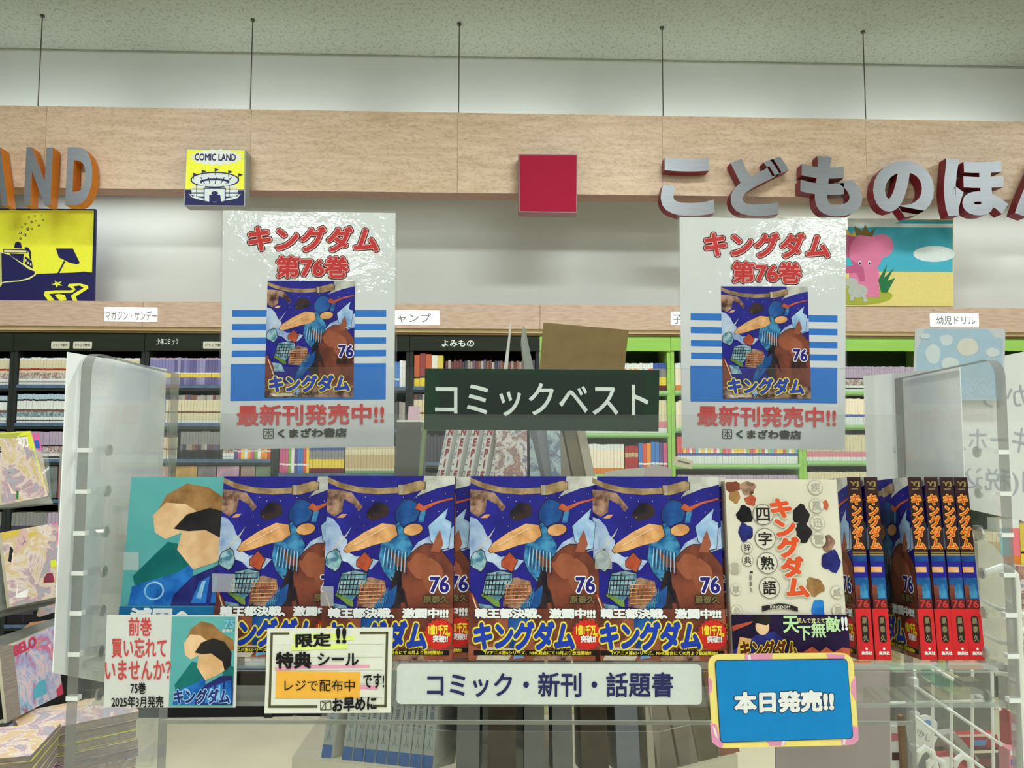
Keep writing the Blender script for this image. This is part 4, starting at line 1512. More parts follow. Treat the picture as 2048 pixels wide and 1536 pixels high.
t = thing('comic_book', 'teal face-out comic at the left end of the row, behind the white notice card', 'book')
w = BW / 2
MB().box(-w, w - .0006, .0008, BT - .0008, .0012, BH - .0012, M('pages')).build('page_block', t)
ce = mat('cover_edge_teal', (60, 130, 134), .4)
MB().box(-w, w, 0, .0007, 0, BH, ce).box(-w, w, BT - .0007, BT, 0, BH, ce).box(w - .0006, w, 0, BT, 0, BH, ce).build('cover', t)
m = MB(); teal_into(m, -w, .25 * BH, BW, .75 * BH, -.0001); m.build('cover_print', t)
b = MB().box(-w - .0003, w + .0003, -.0014, -.0002, .0001, .26 * BH, paint('cv_band', (22, 100, 150), (30, 116, 170), 20)).build('paper_band', t)
m = MB(); text_into(m, '滅国へ', rectfn(-w + .012, w - .05, .17 * BH, .25 * BH, -.0018), wht, off=.05); m.build('band_lettering', b)
m = MB().poly([(.02, -.0019, .195 * BH), (w - .004, -.0019, .215 * BH), (w - .002, -.0019, .245 * BH), (.022, -.0019, .225 * BH)], P['lightblue']); b = b
q = U(232, 1320, .763)
place(t, q.x + BW / 2, .763, zs_ + .0006 - .031 * _s, 0, R(-5.5))

# ---- white phrase dictionary
DW, DH, DT = .108, .1675, .0145
t = thing('comic_book', 'cream phrase dictionary with vertical orange title and dark paper band', 'book')
w = DW / 2
cw = paint('cv_ivory', (214, 210, 190), (222, 218, 200), 10)
MB().box(-w, w - .0006, .0008, DT - .0008, .0012, DH - .0012, M('pages')).build('page_block', t)
MB().box(-w, w, 0, .0007, 0, DH, cw).box(-w, w, DT - .0007, DT, 0, DH, cw).box(w - .0006, w, 0, DT, 0, DH, cw).build('cover', t)
X = lambda a: -w + DW * a
Z = lambda b_: DH * b_
m = MB()
fig = [(.07, .955, .07, .035, 'brown'), (.08, .90, .05, .035, 'hair'), (.20, .95, .07, .04, 'mix'), (.22, .88, .05, .03, 'rust'), (.16, .80, .07, .05, 'jet'), (.16, .70, .065, .05, 'indigo'), (.66, .80, .075, .055, 'jet'), (.67, .70, .07, .06, 'jet'),
       (.88, .64, .06, .05, 'mix'), (.90, .54, .085, .06, 'indigo'), (.74, .40, .08, .05, 'hair'), (.76, .27, .055, .065, 'armour'), (.88, .855, .03, .026, 'rust')]
for k, (cx, cz, rx, rz, c) in enumerate(fig):
    m.prism([(X(min(max(p[0], 0), 1)), Z(min(p[1], 1))) for p in ell(cx, cz, rx, rz, 16, 0, .2)], -.0003 - .00004 * k, -.0001, P[c])
m.build('cover_print', t)
m = MB()
ring = flat('ring_grey', (176, 172, 156)); ring2 = flat('ring_dark', (120, 118, 110))
def ringtxt(ch, cx, cz, r, col, rc, off=.02):
    asp = DW / DH
    m.prism([(X(p[0]), Z(p[1])) for p in ell(cx, cz, r, r * asp, 24)], -.0011, -.0009, rc)
    m.prism([(X(p[0]), Z(p[1])) for p in ell(cx, cz, r * .93, r * asp * .93, 24)], -.0012, -.0009, cw)
    k = .62 * r
    text_into(m, ch, rectfn(X(cx - k), X(cx + k), Z(cz - k * asp), Z(cz + k * asp), -.0014), col, off=off)
for ch, cz in zip('四字熟語', (.80, .665, .53, .395)):
    ringtxt(ch, .32 + (.80 - cz) * .06, cz, .092, dark, ring2, .02)
for ch, cz in zip('辞典', (.615, .545)):
    ringtxt(ch, .165, cz, .05, dark, ring2, .01)
for ch, cz in zip('疾風迅雷', (.955, .85, .755, .66)):
    ringtxt(ch, .80, cz, .065, ring, ring)
for ch, cz in zip('威風', (.37, .27)):
    ringtxt(ch, .93, cz, .055, ring, ring)
for ch, cz in zip('一撃必', (.50, .385, .27)):
    ringtxt(ch, .05, cz, .048, ring, ring)
sh = lambda x0, x1, z0, z1, y: (lambda a, b_: (x0 + (x1 - x0) * a + (1 - b_) * .013, y, z0 + (z1 - z0) * b_))
text_into(m, 'キングダム', sh(X(.375), X(.565), Z(.35), Z(.885), -.0016), cw, off=.11, vertical=True, sp=.95)
text_into(m, 'キングダム', sh(X(.375), X(.565), Z(.35), Z(.885), -.0018), flat('dict_orange', (222, 84, 44)), off=.06, vertical=True, sp=.95)
text_into(m, '原泰久', rectfn(X(.17), X(.195), Z(.37), Z(.46), -.0014), dark, off=.01, vertical=True, sp=1.2)
m.prism([(X(.18), Z(.485)), (X(.205), Z(.485)), (X(.205), Z(.445 + .03)), (X(.18), Z(.475))], -.0013, -.0009, dark)
rb = [(.27, .295), (.33, .30), (.42, .31), (.50, .305), (.58, .29), (.58, .265), (.52, .275), (.42, .285), (.32, .275), (.27, .265)]
m.prism([(X(a), Z(b_)) for a, b_ in rb], -.0013, -.0009, dark)
text_into(m, 'KINGDOM', rectfn(X(.34), X(.51), Z(.283), Z(.298), -.0016), cw, off=.02)
m.build('cover_lettering', t)
b = MB().box(-w - .0004, w + .0004, -.0024, -.0019, .0001, Z(.25), paint('cv_dark_band', (22, 14, 44), (44, 26, 70), 20)).build('paper_band', t)
m = MB()
for k, (c, pts) in enumerate((('indigo', [(0, .0), (.4, 0), (.46, .10), (.36, .16), (.2, .14), (0, .06)]), ('skin', ell(.26, .185, .06, .045, 16)), ('jet', ell(.26, .225, .085, .03, 16, 0, .2)), ('rust', [(0, .16), (.16, .20), (.18, .215), (0, .19)]), ('tan', [(.02, .02), (.12, .03), (.16, .12), (.06, .13)]), ('rust', [(.45, 0), (1, 0), (1, .07), (.94, .075), (.86, .05), (.80, .078), (.74, .05), (.68, .08), (.6, .05), (.5, .05)]))):
    ar = sum(pts[i][0] * pts[(i + 1) % len(pts)][1] - pts[(i + 1) % len(pts)][0] * pts[i][1] for i in range(len(pts)))
    if ar < 0: pts = pts[::-1]
    m.poly([(X(p[0]), -.0025 - .00005 * k, Z(min(p[1], .249))) for p in pts], P[c])
m.build('band_print', b)
m = MB()
yel_l = flat('band_pale_yellow', (226, 226, 150))
text_into(m, '読んで覚えて', rectfn(X(.56), X(.80), Z(.205), Z(.232), -.0032), yel_l, off=.01)
for ch, x0, z0, s_ in (('天', .44, .155, .13), ('下', .56, .115, .11), ('無', .68, .13, .12), ('敵', .81, .16, .12)):
    text_into(m, ch, rectfn(X(x0), X(x0 + s_), Z(z0), Z(z0 + s_ * .66), -.0032), flat('band_mint', (190, 226, 170)), off=.03)
text_into(m, '!!', rectfn(X(.945), X(.99), Z(.17), Z(.235), -.0032), wht, off=.05)
title_into(m, X(.06), X(.55), Z(.02), Z(.11), -.0032, flat('band_brown', (96, 40, 26)), cv_yel, .05, .10)
text_into(m, 'で学ぶ四字熟語の本が登場!!', rectfn(X(.50), X(.98), Z(.01), Z(.04), -.0034), yel_l, off=.01)
m.build('band_lettering', b)
q = U(1466, 1320, .732)
place(t, q.x + DW / 2, .732, zs_ + .0005, 0, R(-5.5))

# ---- tapes on the books (pieces of clear tape)
for (x0, x1, y0, y1), lb in (((424, 470, 1147, 1184), 'clear tape square at the edge of the leftmost blue comic'), ((641, 667, 1172, 1212), 'clear tape square at the left edge of the second blue comic'),
                             ((1190, 1224, 1100, 1138), 'clear tape square on the blue comic beside the dictionary'), ((246, 277, 1104, 1140), 'clear tape square on the teal comic')):
    c = Card('tape', lb, 'tape', .743 if x0 < 640 else (.735 if y0 > 1150 else .739), (x0, y1))
    if x0 > 300: pass
    c.part('tape_piece', [(x0, y0), (x1, y0 + 1), (x1, y1), (x0, y1)], TAPE, 0, .0002)

# ================================================================ standing posters
def poster(label, corners, dx, scalex, scaley, ref, v):
    """corners of the paper; content laid out in the left poster's pixels and mapped"""
    c = Card('standing_poster', label, 'poster', v, ((corners[3][0] + corners[2][0]) / 2, corners[2][1]), 'white release posters in clear sleeves')
    tl, tr, br, bl = [Vector(p) for p in corners]

    def mp(x, y):               # left poster px -> this poster px
        a, b_ = (x - 447) / 344.0, (y - 421) / 476.0
        p = (tl * (1 - a) + tr * a) * (1 - b_) + (bl * (1 - a) + br * a) * b_
        return (p.x, p.y)
    pp = mat('laminate_paper', (210, 213, 213), .5, .015, 8, coat=1.0, coat_bump=.14)
    c.part('paper', corners, pp, 0, .0008)
    c.part('sleeve', [(tl.x - 4, tl.y - 6), (tr.x + 4, tr.y - 6), (br.x + 4, br.y + 5), (bl.x - 4, bl.y + 5)], SLEEVE, .001, .003)
    m = MB()
    rects = [(468, 774, 619, 633), (468, 774, 647, 660), (468, 774, 674, 687), (468, 774, 700, 713), (466, 774, 727, 801)]
    for x0, x1, y0, y1 in rects:
        m.poly([(c.L(*mp(a, b_))[0], -.0001, c.L(*mp(a, b_))[1]) for a, b_ in ((x0, y1), (x1, y1), (x1, y0), (x0, y0))], pblue)
    m.build('stripe_print', c.t)
    m = MB()
    a0, a1 = c.L(*mp(534, 794)), c.L(*mp(712, 560))
    y = art_into(m, a0[0], a0[1], a1[0] - a0[0], a1[1] - a0[1], -.0002, .000012)
    # bilinear shear is small; keep the picture upright
    m.build('picture_print', c.t)
    def B(x0, x1, y0, y1):
        return (mp(x0, y0), mp(x1, y0), mp(x1, y1), mp(x0, y1))
    rp = flat('poster_red', (190, 58, 58)); ro = flat('poster_dark_outline', (60, 28, 30)); rw = flat('poster_pink_outline', (226, 170, 166))
    its = []
    for txt, box in (('キングダム', B(500, 756, 452, 500)), ('第76巻', B(556, 697, 512, 553))):
        its += [(txt, box, ro, .10, {'sp': 1.0}), (txt, box, rw, .065, {'sp': 1.0}), (txt, box, rp, .035, {'sp': 1.0})]
    its += [('最新刊発売中!!', B(481, 770, 810, 850), red, .03), ('くまざわ書店', B(562, 697, 858, 875), dark, .05, {'sp': 1.0})]
    c.text('lettering', its, -.0002)
    its = [('キングダム', B(545, 702, 752, 783), cv_yel, .12), ('キングダム', B(545, 702, 752, 783), cv_text_blue, .06), ('76', B(681, 709, 691, 714), wht, .09), ('76', B(681, 709, 691, 714), cv_navy, .035), ('KINGDOM', B(595, 640, 784, 791), dark, .02), ('原泰久', B(676, 710, 718, 728), dark, .03)]
    c.text('picture_lettering', its, y - .0002)
    m = MB()
    def lineq(x0, y0, x1, y1, w_):
        d = Vector((x1 - x0, y1 - y0)).normalized() * w_
        n = (-d.y, d.x)
        q = [(x0 + n[0], y0 + n[1]), (x1 + n[0], y1 + n[1]), (x1 - n[0], y1 - n[1]), (x0 - n[0], y0 - n[1])]
        m.prism([c.L(*mp(*p)) for p in q], -.0004, -.0002, dark)
    for s_ in ((533, 858, 552, 858), (533, 876, 552, 876), (533, 858, 533, 876), (552, 858, 552, 876), (534, 863, 551, 863), (542.5, 859, 542.5, 876), (542, 863, 535, 873), (543, 863, 550, 873), (538, 871, 547, 871)):
        lineq(*s_, .8)
    m.build('shop_mark', c.t)
    return c


poster('left standing poster, white with red heading and blue stripes, nearer the stadium sign', [(446, 421), (791, 426), (788, 893), (440, 899)], 0, 1, 1, None, VP)
poster('right standing poster, white with red heading and blue stripes, under the metal hiragana', [(1359, 434), (1692, 440), (1690, 900), (1364, 896)], 0, 1, 1, None, VP + .02)

# ================================================================ green board
c = Card('category_board', 'dark green board with white rounded lettering コミックベスト', 'sign', VB + .006, (1084, 862))
c.part('board', [(850, 737), (1319, 740), (1317, 863), (848, 859)], mat('board_green', (6, 50, 26), .35, .08, 20), 0, .003)
c.part('inner_panel', [(880, 749), (1289, 752), (1288, 838), (880, 833)], mat('board_dark', (14, 34, 24), .35, .06, 20), -.0004, 0)
c.text('lettering', [('コミックベスト', ((871, 766), (1296, 768), (1296, 833), (871, 831)), mat('letter_white', (226, 234, 228), .4), .012, {'res': 5, 'sp': 1.02})], -.0012)

# ================================================================ signs on the lip
c = Card('title_plate', 'silver-white plate with navy lettering コミック・新刊・話題書', 'sign', VN - .004, (1098, 1409))
pts = rrect(*(c.L(793, 1408)[0], c.L(1404, 1408)[0], c.L(793, 1408)[1], c.L(793, 1328)[1]), .004)
c.part('plate', pts, mat('plate_silver', (206, 214, 208), .35, .02, 200), 0, .0025, raw=True)
c.text('lettering', [('コミック・新刊・話題書', (855, 1345, 1345, 1393), ink, .02)], -.0006)

c = Card('notice_card', 'white notice card with red and black print and a small teal picture', 'card', VN - .006, (343, 1416))
c.part('card', [(214, 1230), (476, 1231), (471, 1415), (207, 1415)], M('paper'), 0, .0012)
m = MB()
tl, br = c.L(346, 1233), c.L(474, 1413)
teal_into(m, c.L(344, 1233)[0], br[1], c.L(471, 1233)[0] - c.L(344, 1233)[0], tl[1] - br[1], -.0002)
m.build('picture_print', c.t)
c.text('lettering', [('前巻', (258, 303, 1235, 1271), red, .02), ('買い忘れて', (224, 333, 1276, 1315), red, .02), ('いませんか？', (211, 342, 1321, 1359), red, .02),
                     ('75巻', (262, 292, 1364, 1387), blk, .02), ('2025年3月発売', (224, 327, 1392, 1414), blk, .02)], -.0004)
c.text('picture_lettering', [('キングダム', (349, 460, 1378, 1406), P['lightblue'], .1), ('キングダム', (349, 460, 1378, 1406), P['indigo'], .04), ('75', (450, 470, 1240, 1254), P['lightblue'], .03), ('原泰久', (446, 468, 1257, 1264), wht, .01)], -.0012)

c = Card('handwritten_card', 'ruled card handwritten with brush pen, yellow and pink marker and an orange strip', 'card', VN - .008, (658, 1427))
Q = lambda x, y: (532 + (x - 1125) / 3.413 * 1.0 + .0, 1180 + y / 3.413)      # from the enlarged crop
K = lambda x, y: (200 + x / 3.413, 1180 + y / 3.413)
c.part('card', [K(1142, 262), K(2000, 256), K(1982, 838), K(1122, 842)], flat('ruled_card', (226, 228, 214)), 0, .0008)
ol = flat('olive_frame', (84, 82, 56)); hl = flat('marker_yellow', (222, 240, 130)); hp = flat('marker_pink', (232, 160, 190)); ho = flat('strip_orange', (244, 182, 70)); gl_ = flat('rule_grey', (188, 192, 180))
m = MB()
def kp(pts, mm, d):
    m.prism([c.L(*K(*p)) for p in pts], -.00015 - .00012 * d, -.00005, mm)
for y in (372, 460, 548, 640, 738):
    kp([(1190, y), (1930, y - 4), (1930, y), (1190, y + 3)], gl_, 0)
for pts in ([(1165, 290), (1292, 290), (1292, 304), (1180, 304), (1166, 790), (1150, 790)], [(1150, 788), (1484, 786), (1484, 804), (1150, 804)], [(1774, 285), (1966, 284), (1966, 300), (1774, 302)],
            [(1952, 284), (1968, 284), (1956, 798), (1940, 798)], [(1860, 782), (1956, 782), (1956, 800), (1860, 800)]):
    if len(pts) == 6:
        kp([pts[0], pts[1], pts[2], pts[3]], ol, 1)
        kp([pts[0], pts[3], pts[4], pts[5]], ol, 1)
    else:
        kp(pts, ol, 1)
kp([(1320, 300), (1620, 296), (1625, 340), (1320, 350)], hl, 1)
kp([(1600, 316), (1736, 314), (1740, 340), (1600, 346)], hl, 2)
kp([(1305, 372), (1690, 366), (1690, 400), (1500, 404), (1305, 414)], hl, 3)
kp([(1190, 528), (1400, 512), (1840, 510), (1842, 530), (1400, 536), (1200, 552)], hp, 1)
kp([(1640, 640), (1896, 652), (1898, 680), (1640, 670)], hp, 1)
kp([(1204, 552), (1780, 560), (1772, 740), (1198, 736)], ho, 3)
for q in (((1506, 758), (1576, 756)), ((1576, 756), (1578, 816)), ((1578, 816), (1506, 818)), ((1506, 818), (1506, 758)), ((1541, 770), (1541, 816)), ((1512, 762), (1541, 770)), ((1541, 770), (1572, 762)), ((1512, 812), (1538, 770))):
    (x0, y0), (x1, y1) = q
    d = Vector((x1 - x0, y1 - y0)).normalized() * 2.6
    kp([(x0 - d.y, y0 + d.x), (x1 - d.y, y1 + d.x), (x1 + d.y, y1 - d.x), (x0 + d.y, y0 - d.x)], ol, 2)
m.build('marker_print', c.t)
T4 = lambda x0, y0, x1, y1, sk=0: (K(x0, y0 + sk), K(x1, y0), K(x1, y1), K(x0, y1 + sk))
c.text('lettering', [('限定', T4(1340, 292, 1575, 380, 8), blk, .04), ('!!', T4(1618, 262, 1678, 358), blk, .04), ('特典', T4(1206, 425, 1440, 530), blk, .045), ('シール', T4(1490, 430, 1765, 512), blk, .03),
                     ('レジで配布中', T4(1262, 610, 1740, 688), blk, .005), ('です!', T4(1800, 570, 1940, 665), blk, .025), ('お早めに', T4(1592, 724, 1888, 812, 16), blk, .045)], -.0008)

c = Card('release_sign', 'tilted blue rounded sign with yellow and pink border, lettering 本日発売!!', 'sign', VN - .008, (1568, 1494))


def rr_quad(cr, r, n=5):
    """rounded quad from px corners tl tr br bl"""
    pts = []
    n4 = 4
    for i in range(n4):
        p0, p1, p2 = Vector(cr[i - 1]), Vector(cr[i]), Vector(cr[(i + 1) % 4])
        a = p1 + (p0 - p1).normalized() * r
        b_ = p1 + (p2 - p1).normalized() * r
        for k in range(n + 1):
            t_ = k / n
            q = (1 - t_) ** 2 * a + 2 * t_ * (1 - t_) * p1 + t_ ** 2 * b_
            pts.append((q.x, q.y))
    return pts


byel = flat('border_yellow', (240, 222, 128)); bpk = flat('border_pink', (226, 150, 182)); bbl = flat('sign_blue', (18, 132, 200)); bdk = flat('thin_outline', (50, 60, 90))
c.part('board', rr_quad([(1415, 1309), (1706, 1306), (1718, 1490), (1426, 1497)], 26), byel, 0, .0016)
m = MB()
for pts in ([(1488, 1308), (1545, 1307), (1544, 1319), (1490, 1320)], [(1652, 1307), (1690, 1309), (1688, 1318), (1656, 1317)], [(1416, 1352), (1424, 1362), (1424, 1380), (1418, 1390)], [(1711, 1352), (1702, 1365), (1702, 1385), (1713, 1404)],
            [(1420, 1446), (1433, 1448), (1440, 1482), (1448, 1484), (1444, 1495), (1436, 1494), (1424, 1484)], [(1533, 1482), (1572, 1481), (1568, 1491), (1540, 1492)], [(1682, 1477), (1703, 1476), (1706, 1452), (1716, 1454), (1717, 1480), (1706, 1489), (1684, 1490)]):
    m.prism([c.L(*p) for p in pts], -.0003, -.0001, bpk)
for pts in ([(1425, 1452), (1430, 1456), (1436, 1478), (1430, 1470)], [(1496, 1310), (1500, 1310), (1502, 1319), (1497, 1319)], [(1565, 1481), (1571, 1481), (1566, 1491), (1562, 1491)], [(1686, 1477), (1691, 1477), (1689, 1489), (1686, 1489)]):
    m.prism([c.L(*p) for p in pts], -.0005, -.0001, wht)
m.build('border_print', c.t)
c.part('blue_outline', rr_quad([(1429, 1320), (1694, 1317), (1706, 1477), (1440, 1485)], 9), bdk, -.0007, -.0001)
c.part('blue_panel', rr_quad([(1430.5, 1321.5), (1693, 1318.5), (1704.5, 1475.5), (1441.5, 1483.5)], 8), bbl, -.0009, -.0001)
bx = ((1469, 1385), (1664, 1381), (1665, 1420), (1470, 1424))
c.text('lettering', [('本日発売!!', bx, bdk, .095, {'sp': 1.0}), ('本日発売!!', bx, wht, .055, {'sp': 1.0})], -.0012)
# ================================================================ tapered carousel tower behind the stand
TC = U(1060, 1200, 1.42)                      # axis
tw = thing('book_carousel', 'tapered clear and grey book carousel behind the display stand', 'book rack', U2W(TC.x, TC.y, 0), UR)
gp = acrylic('smoke_acrylic', tint=(.5, .5, .48), haze=.45, hazecol=(130, 132, 126))
greyp = mat('carousel_grey', (120, 122, 116), .4, .06, 20)
zt0 = U(1060, 1550, 1.12).z
zt1 = U(1060, 1175, 1.16).z


def outline(pv, back):
    """front corners given as (u, v); closed round the back"""
    pts = [((px - 1024) / F * v - TC.x, v - TC.y) for px, v in pv]
    return pts + [(pts[-1][0], back), (pts[0][0] * .8 + pts[-1][0] * .2, back + .06), (pts[0][0], back)]


LOW = outline([(600, 1.18), (910, 1.12), (1312, 1.12), (1462, 1.19)], .12)
UPP = outline([(812, 1.26), (984, 1.16), (1132, 1.16), (1256, 1.24)], .06)


def slab_poly(pts, z0, z1, m, name, par, sc=1.0):
    cx = sum(p[0] for p in pts) / len(pts)
    cy = sum(p[1] for p in pts) / len(pts)
    q = [((x - cx) * sc + cx, (y - cy) * sc + cy) for x, y in pts]
    n = len(q)
    mb = MB()
    mb.v = [(x, y, z0) for x, y in q] + [(x, y, z1) for x, y in q]
    mb.f = [tuple(range(n - 1, -1, -1)), tuple(range(n, 2 * n))] + [(i, (i + 1) % n, n + (i + 1) % n, n + i) for i in range(n)]
    mb.m = [0] * (n + 2)
    mb.mats = [m]
    return mb.build(name, par)


tac = acrylic('tray_acrylic', tint=(.86, .87, .85), haze=.14, hazecol=(170, 172, 164))
slab_poly(LOW, zt0 - .02, zt0, tac, 'tray', tw)
slab_poly(UPP, zt1 - .012, zt1, tac, 'tray', tw)
slab_poly(LOW, zt0 - .34, zt0 - .32, gp, 'tray', tw)
slab_poly(UPP, zt0, zt1 - .012, greyp, 'core', tw, .28)
slab_poly(UPP, zt1, zt1 + .26, greyp, 'core', tw, .22)
slab_poly(UPP, zt0 - .32, zt0 - .02, greyp, 'core', tw, .4)
slab_poly(UPP, .05, zt0 - .34, M('steel'), 'post', tw, .15)
slab_poly(LOW, 0, .05, M('black'), 'foot', tw, .8)
for pts, z, hh in ((LOW, zt0, .06), (UPP, zt1, .05)):
    mb = MB()
    for i in range(3):
        p, q = pts[i], pts[i + 1]
        d = Vector((q[0] - p[0], q[1] - p[1], 0)).normalized()
        n_ = Vector((d.y, -d.x, 0)) * .002
        mb.hexa([(p[0] + n_.x, p[1] + n_.y, z), (q[0] + n_.x, q[1] + n_.y, z), (q[0] + n_.x, q[1] + n_.y, z + hh), (p[0] + n_.x, p[1] + n_.y, z + hh),
                 (p[0], p[1], z), (q[0], q[1], z), (q[0], q[1], z + hh), (p[0], p[1], z + hh)], AC, {'t': ACE})
    mb.build('tray_lip', tw)

twm = Matrix.Translation(U2W(TC.x, TC.y, 0)) @ Matrix.Rotation(-YAW, 4, 'Z')


def tower_book(name, label, grp, facet, s, r, z, w, h, d, bands, text=None, lean=R(-17), tcol=None, tband=(.1, .95)):
    """facet -1 left, 0 front, 1 right; s along the facet; spine outwards"""
    pts = LOW if r > .27 else UPP
    p, q = pts[facet + 1], pts[facet + 2]
    p, q = Vector((p[0], p[1], 0)), Vector((q[0], q[1], 0))
    dd = (q - p).normalized()
    nn = Vector((dd.y, -dd.x, 0))
    pos = p + dd * s - nn * .006
    ang = math.atan2(dd.y, dd.x)
    t = thing(name, label, 'book', group=grp)
    t.matrix_world = twm @ Matrix.Translation((pos.x, pos.y, z + .0015 )) @ Matrix.Rotation(ang, 4, 'Z') @ Matrix.Rotation(lean, 4, 'X')
    mb = MB()
    z0 = 0
    side = M('pages_grey')
    zz = 0
    for fr, m in bands:
        z2 = zz + fr * h
        mb.poly([(-w / 2, 0, zz), (w / 2, 0, zz), (w / 2, 0, z2), (-w / 2, 0, z2)], m)
        zz = z2
    mb.poly([(-w / 2, 0, h), (w / 2, 0, h), (w / 2, d, h), (-w / 2, d, h)], M('pages'))
    sd = bands[-1][1]
    mb.poly([(-w / 2, d, 0), (-w / 2, 0, 0), (-w / 2, 0, h), (-w / 2, d, h)], sd)
    mb.poly([(w / 2, 0, 0), (w / 2, d, 0), (w / 2, d, h), (w / 2, 0, h)], sd)
    mb.poly([(w / 2, d, 0), (-w / 2, d, 0), (-w / 2, d, h), (w / 2, d, h)], sd)
    mb.poly([(-w / 2, 0, 0), (-w / 2, d, 0), (w / 2, d, 0), (w / 2, 0, 0)], sd)
    mb.build('cover', t)
    if text:
        m = MB()
        for txt, a0, a1, b0, b1, col, off, vert in text:
            text_into(m, txt, rectfn(-w / 2 + w * a0, -w / 2 + w * a1, h * b0, h * b1, -.0004), col, off=off, vertical=vert, sp=1.0)
        m.build('lettering', t)
    return t


spw = mat('tw_white', (206, 206, 200), .5, .04, 60); spg = mat('tw_grey', (150, 156, 150), .5, .05, 60); spb = mat('tw_blue', (62, 96, 150), .5, .05, 60); spt = mat('tw_sage', (138, 150, 136), .5, .08, 60)
txd = flat('tw_text', (96, 106, 120)); txr = flat('tw_red', (150, 50, 60))
# lower left facet: nine blue-footed spines
names9 = ['standing apart at the left end', 'first after the gap', 'third from the left', 'fourth from the left', 'fifth from the left', 'sixth from the left', 'seventh from the left', 'eighth from the left', 'ninth, at the right end']
for k, s in enumerate([.052] + [.085 + .0178 * i for i in range(8)]):
    tower_book('carousel_book', 'grey-spined paperback with blue foot on the lower carousel tray, %s' % names9[k], 'blue-footed paperbacks on the lower tray', -1, s, .30, zt0, .0158, .178, .11,
               [(.10, spb), (.52, spg), (.10, spt), (.12, M('mixed_print')), (.10, spb), (.06, spw)],
               [('薬屋の人', .30, .70, .14, .52, txd, 0, True), ('本', .30, .7, .87, .92, txd, .03, False)])
# upper left facet
for k in range(5):
    tower_book('carousel_book', 'white-spined comic with large wine capitals on the upper carousel tray, %s' % ['leftmost', 'second', 'third', 'fourth', 'rightmost'][k], 'white comics on the upper tray', -1, .030 + .0275 * k, .235, zt1, .0175, .27, .10,
               [(.42, spw), (.05, M('sp_pink')), (.53, spw)],
               [('ONEPIECE', .34, .95, .46, .985, txr, .045, True), ('ワンピース', .06, .26, .60, .88, txd, .02, True)])
# lower front facet: thick dark and grey volumes

cols = {'teal': mat('tw_dteal', (30, 44, 42), .4, .1, 30), 'grey': mat('tw_dgrey', (104, 106, 102), .45, .05, 30), 'brown': mat('tw_brown', (62, 54, 40), .4, .3, 20), 'slate': mat('tw_slate', (112, 116, 122), .45, .05, 30), 'taupe': mat('tw_taupe', (126, 120, 106), .5, .06, 40), 'olive': mat('tw_olive', (104, 98, 76), .5, .08, 40), 'rose': mat('tw_rose', (146, 98, 80), .5, .06, 40), 'beige': mat('tw_beige', (164, 158, 140), .5, .05, 40)}
spec = [(.034, 'grey', 'teal', 'grey and black-green'), (.042, 'brown', 'brown', 'dark brown'), (.030, 'grey', 'teal', 'grey and black-green'), (.030, 'grey', 'teal', 'grey and black-green with a torn edge'), (.040, 'brown', 'brown', 'brown picture'), (.034, 'slate', 'slate', 'slate grey'), (.010, 'beige', 'beige', 'thin beige')]
s = .004
wh = ['leftmost of the front facet', 'second of the front facet', 'third of the front facet', 'fourth of the front facet', 'fifth of the front facet', 'sixth of the front facet', 'last of the front facet']
for k, (w_, a, b, lb) in enumerate(spec):
    ln = [(.60, cols[a]), (.30, cols[b]), (.10, cols[b])]
    tower_book('carousel_book', '%s volume, lower tray, %s' % (lb, wh[k]), 'thick volumes on the lower tray', 0, s + w_ / 2, .30, zt0, w_ * .96, .215, .12, ln, None)
    s += w_ + .0105
s = .004
for k, (w_, a, lb) in enumerate([(.034, 'taupe', 'taupe'), (.034, 'taupe', 'taupe with red edge'), (.034, 'olive', 'olive'), (.040, 'rose', 'rose-brown')]):
    tower_book('carousel_book', '%s magazine leaning on the right facet of the lower carousel tray' % lb, 'magazines on the right facet', 1, s + w_ / 2, .30, zt0, w_ * .96, .235, .12,
               [(.95, cols[a]), (.05, cols['beige'])], [('★', .2, .7, .62, .74, cols['brown'], .02, False), ('ジャック', .62, .95, .2, .95, cols['brown'], .02, True)] if a == 'rose' else None)
    s += w_ + .004
# upper front and right facets
s = .003
for k, (w_, a, lb) in enumerate([(.052, None, 'comic stack with white lower pages, left'), (.050, None, 'comic stack with blue portrait, middle')]):
    top = [M('mixed_print'), M('teal_print'), cols['teal'], cols['beige']][k]
    tower_book('carousel_book', '%s of the upper carousel tray' % lb, 'comics on the upper tray front', 0, s + w_ / 2, .235, zt1, w_ * .97, .265, .10, [(.56, spw if k < 2 else top), (.06, M('sp_mauve') if k < 2 else top), (.38, top)])
    s += w_ + .003
s = .004
for k, (w_, a) in enumerate([(.026, 'slate'), (.026, 'taupe'), (.026, 'olive'), (.02, 'beige')]):
    tower_book('carousel_book', '%s volume on the right facet of the upper carousel tray' % ['slate', 'taupe', 'olive', 'beige'][k], 'volumes on the upper right facet', 1, s + w_ / 2, .235, zt1, w_ * .95, .25, .09, [(1, cols[a])])
    s += w_ + .003

# boards standing on the carousel top
c = Card('cardboard_sheet', 'plain brown cardboard sheet standing behind the green board', 'cardboard', 1.20, (1160, 760))
c.part('sheet', [(1087, 645), (1257, 660), (1246, 770), (1076, 770)], mat('cardboard', (132, 112, 76), .85, .06, 40), 0, .004)
for pts, lb, m_ in (([(1021, 641), (1023, 641), (1012, 770), (1003, 770)], 'thin pale card seen edge-on above the green board, the left one', spw), ([(1046, 651), (1050, 655), (1074, 770), (1052, 770), (1042, 680)], 'thin grey card seen edge-on above the green board, next to the cardboard', spg)):
    c = Card('thin_card', lb, 'card', 1.22, (pts[-1][0], 770))
    c.part('sheet', pts, m_, 0, .06)

